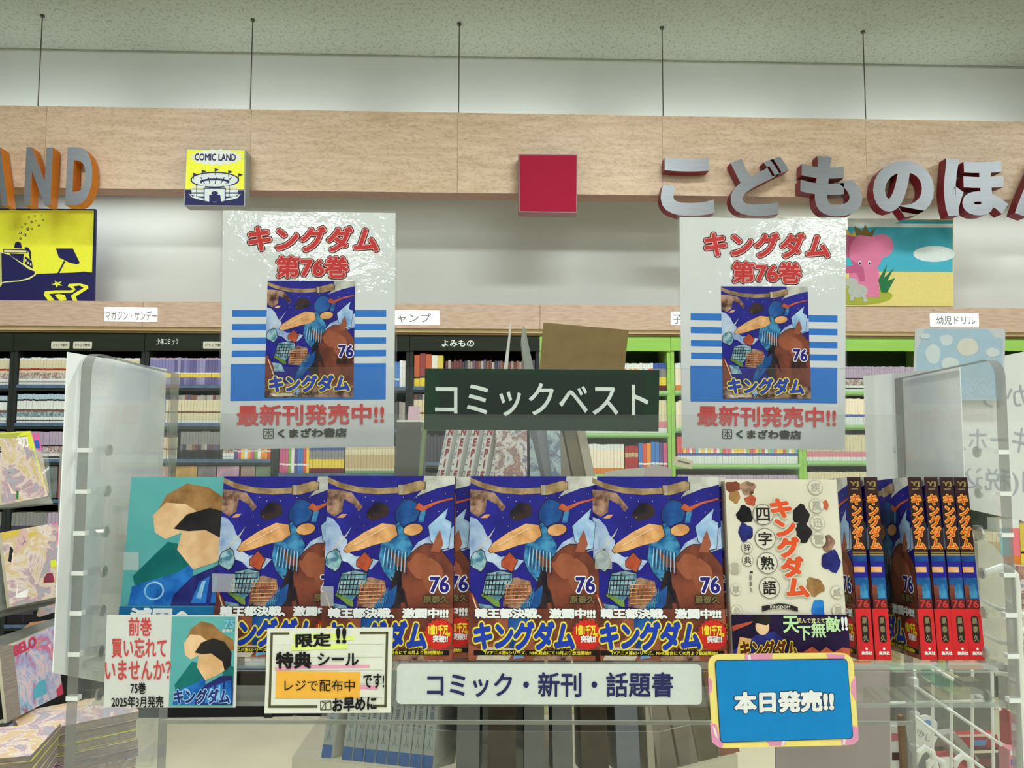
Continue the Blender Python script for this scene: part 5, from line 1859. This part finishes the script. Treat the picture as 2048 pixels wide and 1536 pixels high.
# grey display box left of the carousel
c = Card('display_box', 'grey translucent display box between left standing poster and carousel', 'box', 1.5, (818, 1010))
c.part('box_body', [(794, 843), (842, 843), (834, 1010), (786, 1010)], gp, 0, .12)
c.part('box_rim', [(794, 840), (843, 840), (843, 844), (794, 844)], M('white'), -.002, .122)
c.part('pink_tag', [(813, 811), (834, 811), (834, 840), (811, 840)], mat('tag_pink', (206, 176, 186), .6, .05, 20), .03, .05)

# ================================================================ left magazine rack (runs away from the viewer)
def slab(name, label, cat, cor, th, m_cover, group=None, edge=None, extra=None):
    """cor: tl tr br bl as (px,py,v); a thin book slab"""
    ws = [Wv(*p) for p in cor]
    base = ws[3]
    t = thing(name, label, cat, base, group=group)
    n = (ws[1] - ws[0]).cross(ws[3] - ws[0]).normalized()
    if n.dot(Vector((0, 0, CZ)) - ws[0]) < 0:
        n = -n
    fr = [ws[3], ws[2], ws[1], ws[0]]
    e = edge or M('pages')
    m = MB()
    m.hexa([p - base - n * .0008 for p in fr] + [p - base - n * th for p in fr], e)
    m.build('page_block', t)
    m = MB()
    m.hexa([p - base for p in fr] + [p - base - n * .0007 for p in fr], m_cover)
    m.build('cover', t)

    def bl(a, b, lift=.0004):
        p = (ws[3] * (1 - a) + ws[2] * a) * (1 - b) + (ws[0] * (1 - a) + ws[1] * a) * b
        return p - base + n * lift
    return t, bl


def decal(t, bl, name, items):
    m = MB()
    for k, it in enumerate(items):
        if it[0] == 't':
            _, txt, a0, a1, b0, b1, col, off = it
            text_into(m, txt, (lambda a, b, k=k: bl(a0 + (a1 - a0) * a, b0 + (b1 - b0) * b, .0006 + .0002 * k)), col, off=off)
        else:
            _, pts, col = it
            m.poly([bl(a, b, .0004 + .0002 * k) for a, b in pts], col)
    m.build(name, t)


my = flat('mag_yellow', (214, 220, 60)); mp_ = flat('mag_pink', (226, 110, 170)); mbk = flat('mag_black', (30, 28, 36)); mblue = flat('mag_blue', (60, 100, 200)); mwht = flat('mag_white', (236, 232, 228)); mred = flat('mag_red', (200, 60, 90)); mskin = flat('mag_skin', (232, 204, 186)); mwine = flat('mag_wine', (130, 50, 70)); mpur = flat('mag_purple', (120, 70, 150)); mteal = flat('mag_teal', (90, 170, 190)); mgold = flat('mag_gold', (206, 180, 80))
t, bl = slab('magazine', 'yellow-edged magazine in the top pocket of the left rack', 'magazine', [(-10, 866, 2.1), (62, 862, 2.25), (96, 992, 2.2), (5, 1009, 2.06)], .012, M('mag_print'))
decal(t, bl, 'cover_print', [('p', [(0, .78), (.6, .70), (.8, .55), (.88, 1), (0, 1)], flat('mag_olive', (170, 176, 90))), ('p', [(.84, .1), (.97, .1), (.97, 1), (.84, 1)], my), ('p', [(0, .9), (.9, .94), (.9, 1), (0, 1)], my),
                               ('p', [(.15, .3), (.3, .5), (.6, .5), (.7, .3), (.5, .1), (.2, .12)], mskin), ('p', [(.28, .05), (.36, .25), (.40, .22), (.33, .03)], flat('mag_green', (60, 120, 60))),
                               ('t', 'ese!', .0, .5, .72, .84, mbk, .03), ('t', '初', .52, .82, .76, .92, mwht, .04), ('t', '月', .66, .80, .30, .38, mbk, .03)])
t, bl = slab('magazine', 'pink and cream magazine standing behind the yellow-edged one', 'magazine', [(62, 866, 2.28), (78, 866, 2.33), (98, 985, 2.3), (86, 994, 2.27)], .01, M('mag_print'))
decal(t, bl, 'cover_print', [('p', [(0, .7), (1, .7), (1, 1), (0, 1)], mp_), ('p', [(.2, .75), (.8, .75), (.8, .88), (.2, .88)], mblue)])
t, bl = slab('magazine', 'crowded-cover magazine with pink strip in the middle pocket of the left rack', 'magazine', [(2, 1065, 2.06), (116, 1045, 2.2), (130, 1190, 2.18), (20, 1214, 2.03)], .014, M('mag_print'))
decal(t, bl, 'cover_print', [('p', [(.88, .35), (.98, .35), (.98, 1), (.88, 1)], mp_), ('p', [(0, .9), (.3, .92), (.3, 1), (0, 1)], mgold), ('p', [(.06, .6), (.14, .55), (.2, .7), (.12, .8)], mbk), ('p', [(.1, .5), (.26, .45), (.3, .66), (.14, .7)], mskin), ('p', [(.45, .82), (.62, .8), (.6, .92), (.46, .93)], mgold), ('p', [(.55, .6), (.72, .6), (.72, .75), (.58, .78)], mbk),
                               ('p', [(.5, .25), (.66, .2), (.68, .36), (.55, .4)], mgold), ('p', [(.62, .22), (.82, .2), (.8, .33), (.64, .34)], mwine), ('p', [(.1, .1), (.3, .08), (.4, .35), (.2, .4)], mwht), ('p', [(.78, .4), (.88, .4), (.88, .5), (.78, .5)], my)])
t, bl = slab('magazine', 'pink and blue magazine with red heading in the lower pocket of the left rack', 'magazine', [(26, 1290, 2.0), (108, 1251, 2.2), (126, 1388, 2.18), (42, 1430, 1.97)], .02, M('pink_print'))
decal(t, bl, 'cover_print', [('p', [(.2, .5), (.25, .8), (.45, .85), (.55, .6), (.4, .48)], mwine), ('p', [(.5, .6), (.5, .85), (.64, .88), (.7, .6)], flat('mag_tan', (190, 150, 110))), ('p', [(.3, .4), (.5, .5), (.64, .5), (.5, .3), (.34, .28)], mskin), ('p', [(.3, .12), (.34, .34), (.62, .32), (.6, .12)], mteal), ('p', [(.85, 0), (1, 0), (1, .16), (.85, .1)], mred), ('t', 'BELO', .0, .5, .84, .98, mred, .05)])
t, bl = slab('magazine', 'grey page block of a magazine left of the pink and blue one', 'magazine', [(-2, 1290, 1.95), (26, 1290, 1.99), (42, 1430, 1.96), (15, 1445, 1.92)], .01, M('pages_grey'))
t, bl = slab('magazine', 'small pink-white magazine peeking out beside the pegged side panel', 'magazine', [(92, 1190, 2.3), (120, 1180, 2.4), (116, 1222, 2.4), (80, 1234, 2.3)], .01, M('pink_print'))
t, bl = slab('magazine', 'orange magazines lying on the shelf of the left rack', 'magazine', [(60, 1245, 2.5), (128, 1236, 2.6), (132, 1252, 2.3), (40, 1262, 2.2)], .015, M('warm_any'))

rk = thing('magazine_rack', 'grey magazine rack with clear pockets at the left edge', 'magazine rack', Wv(20, 1536, 2.1))
rb_ = rk.location
smk = acrylic('rack_acrylic', haze=.12)
def rslab(name, cor, th, m):
    ws = [Wv(*p) - rb_ for p in cor]
    n = (ws[1] - ws[0]).cross(ws[3] - ws[0]).normalized()
    if n.y > 0: n = -n
    fr = [ws[3], ws[2], ws[1], ws[0]]
    MB().hexa(fr + [p - n * th for p in fr], m).build(name, rk)
rslab('pocket_front', [(-60, 905, 2.02), (96, 900, 2.26), (104, 1006, 2.24), (-60, 1022, 2.0)], .003, smk)
rslab('pocket_front', [(-60, 1105, 1.98), (126, 1080, 2.24), (134, 1196, 2.2), (-60, 1232, 1.95)], .003, smk)
rslab('shelf', [(-80, 1012, 2.1), (100, 994, 2.35), (106, 1006, 2.24), (-80, 1024, 2.0)], .004, greyp)
rslab('shelf', [(-80, 1228, 1.95), (110, 1186, 2.3), (118, 1202, 2.2), (-80, 1252, 1.9)], .006, mat('rack_dark', (84, 86, 80), .4))
rslab('shelf', [(-80, 1300, 1.9), (112, 1236, 2.35), (112, 1252, 2.3), (-80, 1326, 1.88)], .006, greyp)
rslab('shelf', [(-80, 1470, 1.85), (60, 1430, 2.1), (130, 1410, 2.2), (-80, 1490, 1.84)], .006, greyp)
rslab('back_board', [(66, 1222, 2.7), (136, 1214, 2.75), (140, 1420, 2.75), (70, 1440, 2.7)], .01, M('black'))
MB().tube([Wv(122, 900, 2.4) - rb_, Wv(114, 1240, 2.4) - rb_], .004, ACE, 8).build('post', rk)
for bx in (-.75, -.12):
    MB().box(bx, bx + .03, .9, .93, -rb_.z, Wv(20, 1300, 2.1).z - rb_.z, mat('rack_base', (150, 148, 136), .6)).build('leg', rk)

# stack of thick magazines below
stk_c = Wv(95, 1536, 1.72)
covers = [M('mag_print'), M('pink_print'), my, M('mag_print'), M('pink_print'), M('mag_print'), M('mag_print'), M('mag_print')]


def flat_mag(px, py, v, ang, th, cov, label, grp, w=.182, l=.257):
    q = Wv(px, py, v)
    t = thing('magazine', label, 'magazine', q, (0, 0, ang), grp)
    MB().box(-w / 2 + .001, w / 2 - .001, -l / 2 + .001, l / 2 - .001, .0008, th - .0008, M('pages_grey')).build('page_block', t)
    MB().box(-w / 2, w / 2, -l / 2, l / 2, 0, .0008, cov).box(-w / 2, w / 2, -l / 2, l / 2, th - .0008, th, cov).box(-w / 2 - .0006, -w / 2, -l / 2, l / 2, 0, th, cov).build('cover', t)
    return t


ztop = Wv(185, 1416, 2.05).z
qb = Wv(205, 1470, 2.0)
z = ztop
for k in range(11):
    th = .021
    z -= th + .0022
    t = flat_mag(100, 1500, 2.0, R(-52 + random.uniform(-2, 2)), th, covers[k % 8], ['topmost thick magazine of the right stack beside the notice card', 'second thick magazine of the right stack'][k] if k < 2 else 'thick magazine %s of the right stack below the left rack' % ['third', 'fourth', 'fifth', 'sixth', 'seventh', 'eighth', 'ninth', 'tenth', 'lowest'][k - 2], 'thick magazines in the right stack')
    t.location = Vector((qb.x - .085 + random.uniform(-.006, .006) - .002 * (k % 3), qb.y + .03, z))
zb_ = Wv(60, 1440, 1.9).z
z = zb_
qc = Wv(60, 1500, 1.75)
for k, (th, cov, lb) in enumerate(((.012, M('mag_print'), 'pastel magazine on top of the front left stack'), (.018, my, 'yellow-spined magazine in the front left stack'), (.02, M('mag_print'), 'pastel magazine under the yellow-spined one'), (.02, M('pink_print'), 'pink magazine low in the front left stack'), (.02, M('mag_print'), 'lowest magazine of the front left stack'))):
    z -= th + .0006
    t = flat_mag(60, 1500, 1.75, R(12 + k), th, cov, lb, 'magazines in the front left stack', l=.2)
    t.location = Vector((qc.x - .075, qc.y + .02, z))
z = z - .06
tb = thing('magazine_table', 'low pale table under the magazine stacks at the lower left', 'table', (qb.x - .25, qb.y - .05, 0))
MB().box(-.45, .24, -.35, .18, z - .035, z - .002, mat('table_top', (190, 184, 160), .5)).build('table_top', tb)
for sx in (-.42, .21):
    for sy in (-.32, .15):
        MB().box(sx - .02, sx + .02, sy - .02, sy + .02, 0, z - .035, M('wood_edge')).build('leg', tb)

# ================================================================ right side: cards, wire rack, packages
c = Card('price_sheet', 'white sheet seen from behind with faint mirrored handwriting, at the right edge', 'card', 1.04, (1960, 1040))
c.part('sheet', [(1790, 762), (1985, 716), (2260, 660), (2260, 1090), (1868, 1003), (1790, 985)], M('paper'), 0, .0008)
gt = flat('faint_ink', (164, 168, 176))
m = MB()
for txt, box in (('ちいかわ', ((1966, 778), (2150, 756), (2150, 804), (1966, 818))), ('ぷかぷかキーホルダー', ((1812, 858), (2230, 848), (2230, 912), (1812, 900))), ('00円(税込み)', ((1842, 930), (2150, 944), (2150, 1000), (1842, 978)))):
    tl, tr, br, bl_ = [Vector(c.L(*p)) for p in box]
    def fn(a, b, tl=tl, tr=tr, br=br, bl_=bl_):
        p = (tl * (1 - a) + tr * a) * b + (bl_ * (1 - a) + br * a) * (1 - b)
        return (p.x, -.0006, p.y)
    text_into(m, txt, fn, gt, off=.0, mirror=True)
m.build('lettering', c.t)

c = Card('pale_card', 'pale blue rounded card with washed-out clouds above the right side panel', 'card', 1.02, (1918, 800))
pb = flat('card_paleblue', (156, 180, 196)); pc = flat('card_cloud', (190, 200, 200)); pcr = flat('card_cream', (198, 196, 184))
c.part('card', rr_quad([(1831, 656), (2011, 657), (2007, 800), (1825, 800)], 9), flat('card_edge', (184, 190, 192)), 0, .0012)
m = MB()
for k, (pts, cc) in enumerate((([(1850, 658), (1975, 658), (1990, 675), (2006, 678), (2003, 798), (1830, 798), (1834, 700)], pb), (ell(1893, 680, 13, 11, 14, 0, .1), pc), (ell(1866, 708, 15, 20, 16, 0, .05), pc), (ell(1935, 694, 21, 18, 20, 0, .04), pcr), (ell(1900, 728, 18, 14, 16, 0, .05), pc), (ell(1985, 705, 14, 9, 14, 0, .1), pc), (ell(1850, 672, 10, 6, 12), pc))):
    m.prism([c.L(*p) for p in pts], -.0002 - .0001 * k, -.00005, cc)
m.build('cloud_print', c.t)

# grey boards behind the blue sign
c = Card('grey_board', 'mauve-grey board behind and under the blue release sign', 'board', 1.05, (1680, 3225))
c.part('board', [(1552, 1330), (1780, 1332), (1786, 3225), (1548, 3225)], mat('board_mauve', (158, 150, 148), .6, .03, 30), 0, .004)
# white wire rack
wr = thing('wire_rack', 'white wire rack with sloping wires behind the right part of the stand', 'wire rack', Wv(1900, 1536, 1.15), UR)
w0 = U(1900, 1536, 1.15)
def wp(px, py, v=1.15):
    q = U(px, py, v)
    return (q.x - w0.x, q.y - w0.y, q.z - w0.z)
WM = M('wire_white')
for x0, x1, nm in ((1828, 1830, 'upright'), (1866, 1864, 'wire'), (1903, 1902, 'wire'), (1945, 1944, 'wire'), (1984, 1988, 'wire')):
    MB().tube([wp(x0, 1340), wp(x1, 1620)], .0022 if nm == 'wire' else .0032, WM, 8).build(nm, wr)
MB().tube([wp(1700, 1408), wp(1990, 1401)], .002, WM, 8).build('wire', wr)
for (a, b, c_, d) in ((1831, 1373, 2003, 1490), (1826, 1430, 1970, 1540), (1860, 1330, 2000, 1418)):
    MB().tube([wp(a, b, 1.12), wp(c_, d, .98)], .0022, WM, 8).build('sloping_wire', wr)
MB().tube([wp(1966, 1148, .80), wp(2004, 1134, .80), wp(2018, 1138, .80), wp(2030, 1150, .80), wp(2033, 1180, .80), wp(2040, 1340, .80), wp(2042, 1640, .80)], .0038, WM, 12).build('frame_tube', wr)
for y0 in (1202, 1268, 1330):
    MB().tube([wp(1968, y0, .95), wp(1998, y0 + 16, .86), wp(2034, y0 + 22, .80)], .0022, WM, 8).build('wire', wr)
for x_, y_ in ((2012, 1216), (2020, 1240), (2040, 1240), (2034, 1272)):
    MB().tube([wp(x_ - 2, y_ + 22, .88), wp(x_ - 2, y_ + 2, .88), wp(x_ + 4, y_ - 10, .88), wp(x_ + 16, y_ - 12, .88)], .0036, WM, 10).build('hook', wr)
for (x_, y_) in ((1850, 1500), (1870, 1520), (1925, 1515)):
    MB().tube([wp(x_ - 20, y_ + 60, .95), wp(x_ - 12, y_ + 6, .95), wp(x_, y_ - 4, .95), wp(x_ + 14, y_ + 4, .95), wp(x_ + 22, y_ + 40, .95)], .004, WM, 10).build('hook', wr)
for x_, y_ in ((1826, 1362), (1828, 1430), (1828, 1496)):
    q = wp(x_, y_, 1.14)
    MB().box(q[0] - .005, q[0] + .005, q[1] - .006, q[1] + .004, q[2] - .005, q[2] + .005, M('white')).build('clip', wr)

c = Card('tote_bag', 'pale cotton tote bag hanging from a clip behind the right side panel', 'bag', 1.0, (1990, 1330))
bag = mat('bag_cotton', (196, 194, 176), .9, .08, 30, bump=.2)
c.part('bag_body', [(1955, 1086), (1968, 1078), (1988, 1092), (2010, 1120), (2024, 1150), (2030, 1330), (1966, 1330)], bag, 0, .03)
c.part('bag_strap', [(1953, 1060), (1957, 1060), (1968, 1082), (1962, 1086)], bag, .005, .01)
c.part('clip', [(1952, 1052), (1961, 1051), (1963, 1060), (1953, 1061)], M('steel'), -.004, .008)

def pack(label, v, pts, col, items=(), cat='package', th=.02, name='toy_package'):
    c = Card(name, label, cat, v, pts[-1])
    c.part('package_body', pts, col, 0, th)
    if items:
        m = MB()
        for k, (pp, cc) in enumerate(items):
            m.prism([c.L(*p) for p in pp], -.0006 - .0003 * k, 0, cc)
        m.build('package_print', c.t)
    return c


pw = flat('pack_white', (218, 220, 214)); pr = flat('pack_red', (168, 40, 50)); pbk = flat('pack_brown', (84, 66, 60)); pg = flat('pack_grey', (150, 148, 140)); pbl = flat('pack_blue', (90, 140, 200)); pdg = flat('pack_dark', (104, 106, 98)); pgr = flat('pack_green', (120, 150, 90)); ppk = flat('pack_pink', (206, 130, 140)); pcm = flat('pack_cream', (214, 208, 176))
# speech-bubble tag
c = Card('price_tag', 'white round-topped price tag with blue mark hanging on the wire rack', 'tag', 1.22, (1842, 1492))
c.part('tag', [(1814, 1450), (1822, 1440), (1840, 1432), (1852, 1430), (1866, 1434), (1875, 1446), (1874, 1462), (1862, 1470), (1876, 1474), (1868, 1490), (1850, 1500), (1828, 1500), (1816, 1480)], pw, 0, .002)
c.part('blue_mark', ell(1855, 1446, 9, 6, 16), pbl, -.0006, 0)
c.text('lettering', [('おかし', ((1828, 1452), (1862, 1470), (1858, 1484), (1824, 1466)), flat('tag_grey', (110, 112, 112)), .0)], -.0004)
pack('dark grey shelf back panel behind the wire rack', 1.6, [(1790, 1345), (1990, 1345), (1990, 2424), (1790, 2424)], pdg, (), 'board', .02, 'back_board')
pack('white-red package behind the left end of the wire rack', 1.3, [(1782, 1452), (1804, 1452), (1806, 1560), (1784, 1560)], pw, [([(1783, 1466), (1803, 1468), (1803, 1480), (1783, 1482)], ppk), ([(1784, 1505), (1804, 1505), (1804, 1520), (1784, 1520)], pbk)])
pack('brown wooden slat beside the white-red package', 1.28, [(1800, 1433), (1808, 1432), (1816, 1560), (1806, 1560)], flat('slat_brown', (120, 96, 76)), (), 'slat', .01, 'wooden_slat')
pack('red package with blue oval low behind the wire rack', 1.34, [(1900, 1472), (1994, 1470), (2000, 1500), (1906, 1502)], pr, [([(1945, 1480), (1975, 1480), (1970, 1491), (1945, 1492)], pbl), ([(1904, 1470), (1990, 1468), (1990, 1472), (1904, 1474)], pcm)])
pack('brown package under the red one', 1.33, [(1900, 1503), (2000, 1500), (2004, 1560), (1900, 1560)], pbk, [([(1902, 1503), (1996, 1500), (1996, 1505), (1902, 1508)], pcm), ([(1910, 1520), (1990, 1516), (1990, 1530), (1910, 1534)], flat('pack_wine', (120, 60, 66)))])
pack('tilted grey package with faint print behind the wires', 1.3, [(1880, 1470), (1912, 1466), (1960, 1520), (1930, 1534)], pg, [([(1896, 1480), (1908, 1478), (1920, 1492), (1908, 1495)], flat('pack_grey2', (128, 122, 118)))])
pack('dark olive package below the price tag', 1.36, [(1866, 1495), (1904, 1490), (1906, 1512), (1868, 1515)], flat('pack_olive', (92, 78, 60)))
pack('red package at the bottom edge between wires', 1.30, [(1874, 1512), (1950, 1510), (1956, 1570), (1880, 1570)], pr, [([(1880, 1514), (1900, 1513), (1912, 1530), (1890, 1540)], pw)])
pack('clear green scoop tray behind the upper wires', 1.1, [(1870, 1345), (1905, 1362), (1925, 1390), (1890, 1384), (1872, 1368)], GREENAC, (), 'tray', .04, 'clear_tray')
pack('pale green strip sloping behind the upper wires', 1.12, [(1864, 1336), (1872, 1334), (1928, 1358), (1924, 1364)], pcm, (), 'strip', .01, 'price_strip')
pack('clear grey hook cap behind the upper wires', 1.0, [(1928, 1364), (1962, 1362), (1970, 1380), (1966, 1388), (1932, 1388), (1923, 1376)], gp, (), 'cap', .02, 'hook_cap')
pack('red package with pale animals at the right edge, upper', 1.0, [(2018, 1422), (2060, 1452), (2060, 1500), (2020, 1494)], pr, [([(2022, 1446), (2034, 1450), (2034, 1462), (2022, 1460)], pw), ([(2022, 1470), (2036, 1476), (2036, 1484), (2022, 1480)], ppk)])
pack('white and purple package at the right edge, lower', .98, [(2018, 1500), (2060, 1504), (2060, 1580), (2020, 1580)], ppk, [([(2020, 1500), (2056, 1506), (2056, 1516), (2020, 1510)], pw), ([(2022, 1518), (2040, 1522), (2040, 1532), (2022, 1530)], flat('pack_purple', (110, 90, 160)))])
pack('cream package with grey lines at the right edge behind the thick tube', 1.05, [(2014, 1290), (2060, 1296), (2060, 1415), (2016, 1420)], pg, [([(2018, 1350), (2056, 1372), (2056, 1380), (2018, 1358)], pw), ([(2020, 1366), (2034, 1370), (2034, 1400), (2020, 1396)], pcm)])
pack('mauve book spines at the right edge above the hooks', 1.4, [(2036, 1132), (2070, 1136), (2070, 1290), (2040, 1280)], M('mixed_print'), (), 'package', .03)
# small price tag clipped to the lime upright
c = Card('price_tag', 'small cream tag clipped to the lime upright left of the right standing poster', 'tag', 1.9, (1366, 938))
c.part('tag', [(1349, 912), (1387, 922), (1383, 938), (1345, 930)], pcm, 0, .002)
c.part('print_line', [(1356, 920), (1380, 926), (1379, 929), (1355, 923)], pdg, -.0006, 0)
c = Card('folded_leaflet', 'pinkish folded leaflet low before the lime bookcase', 'leaflet', 1.5, (1310, 1000))
c.part('leaflet', [(1290, 935), (1312, 928), (1344, 938), (1338, 1000), (1284, 1000)], flat('leaflet', (196, 184, 186)), 0, .002)
c.part('leaflet_fold', [(1210, 944), (1250, 938), (1290, 935), (1290, 1000), (1210, 1000)], flat('leaflet2', (200, 200, 190)), 0, .002)
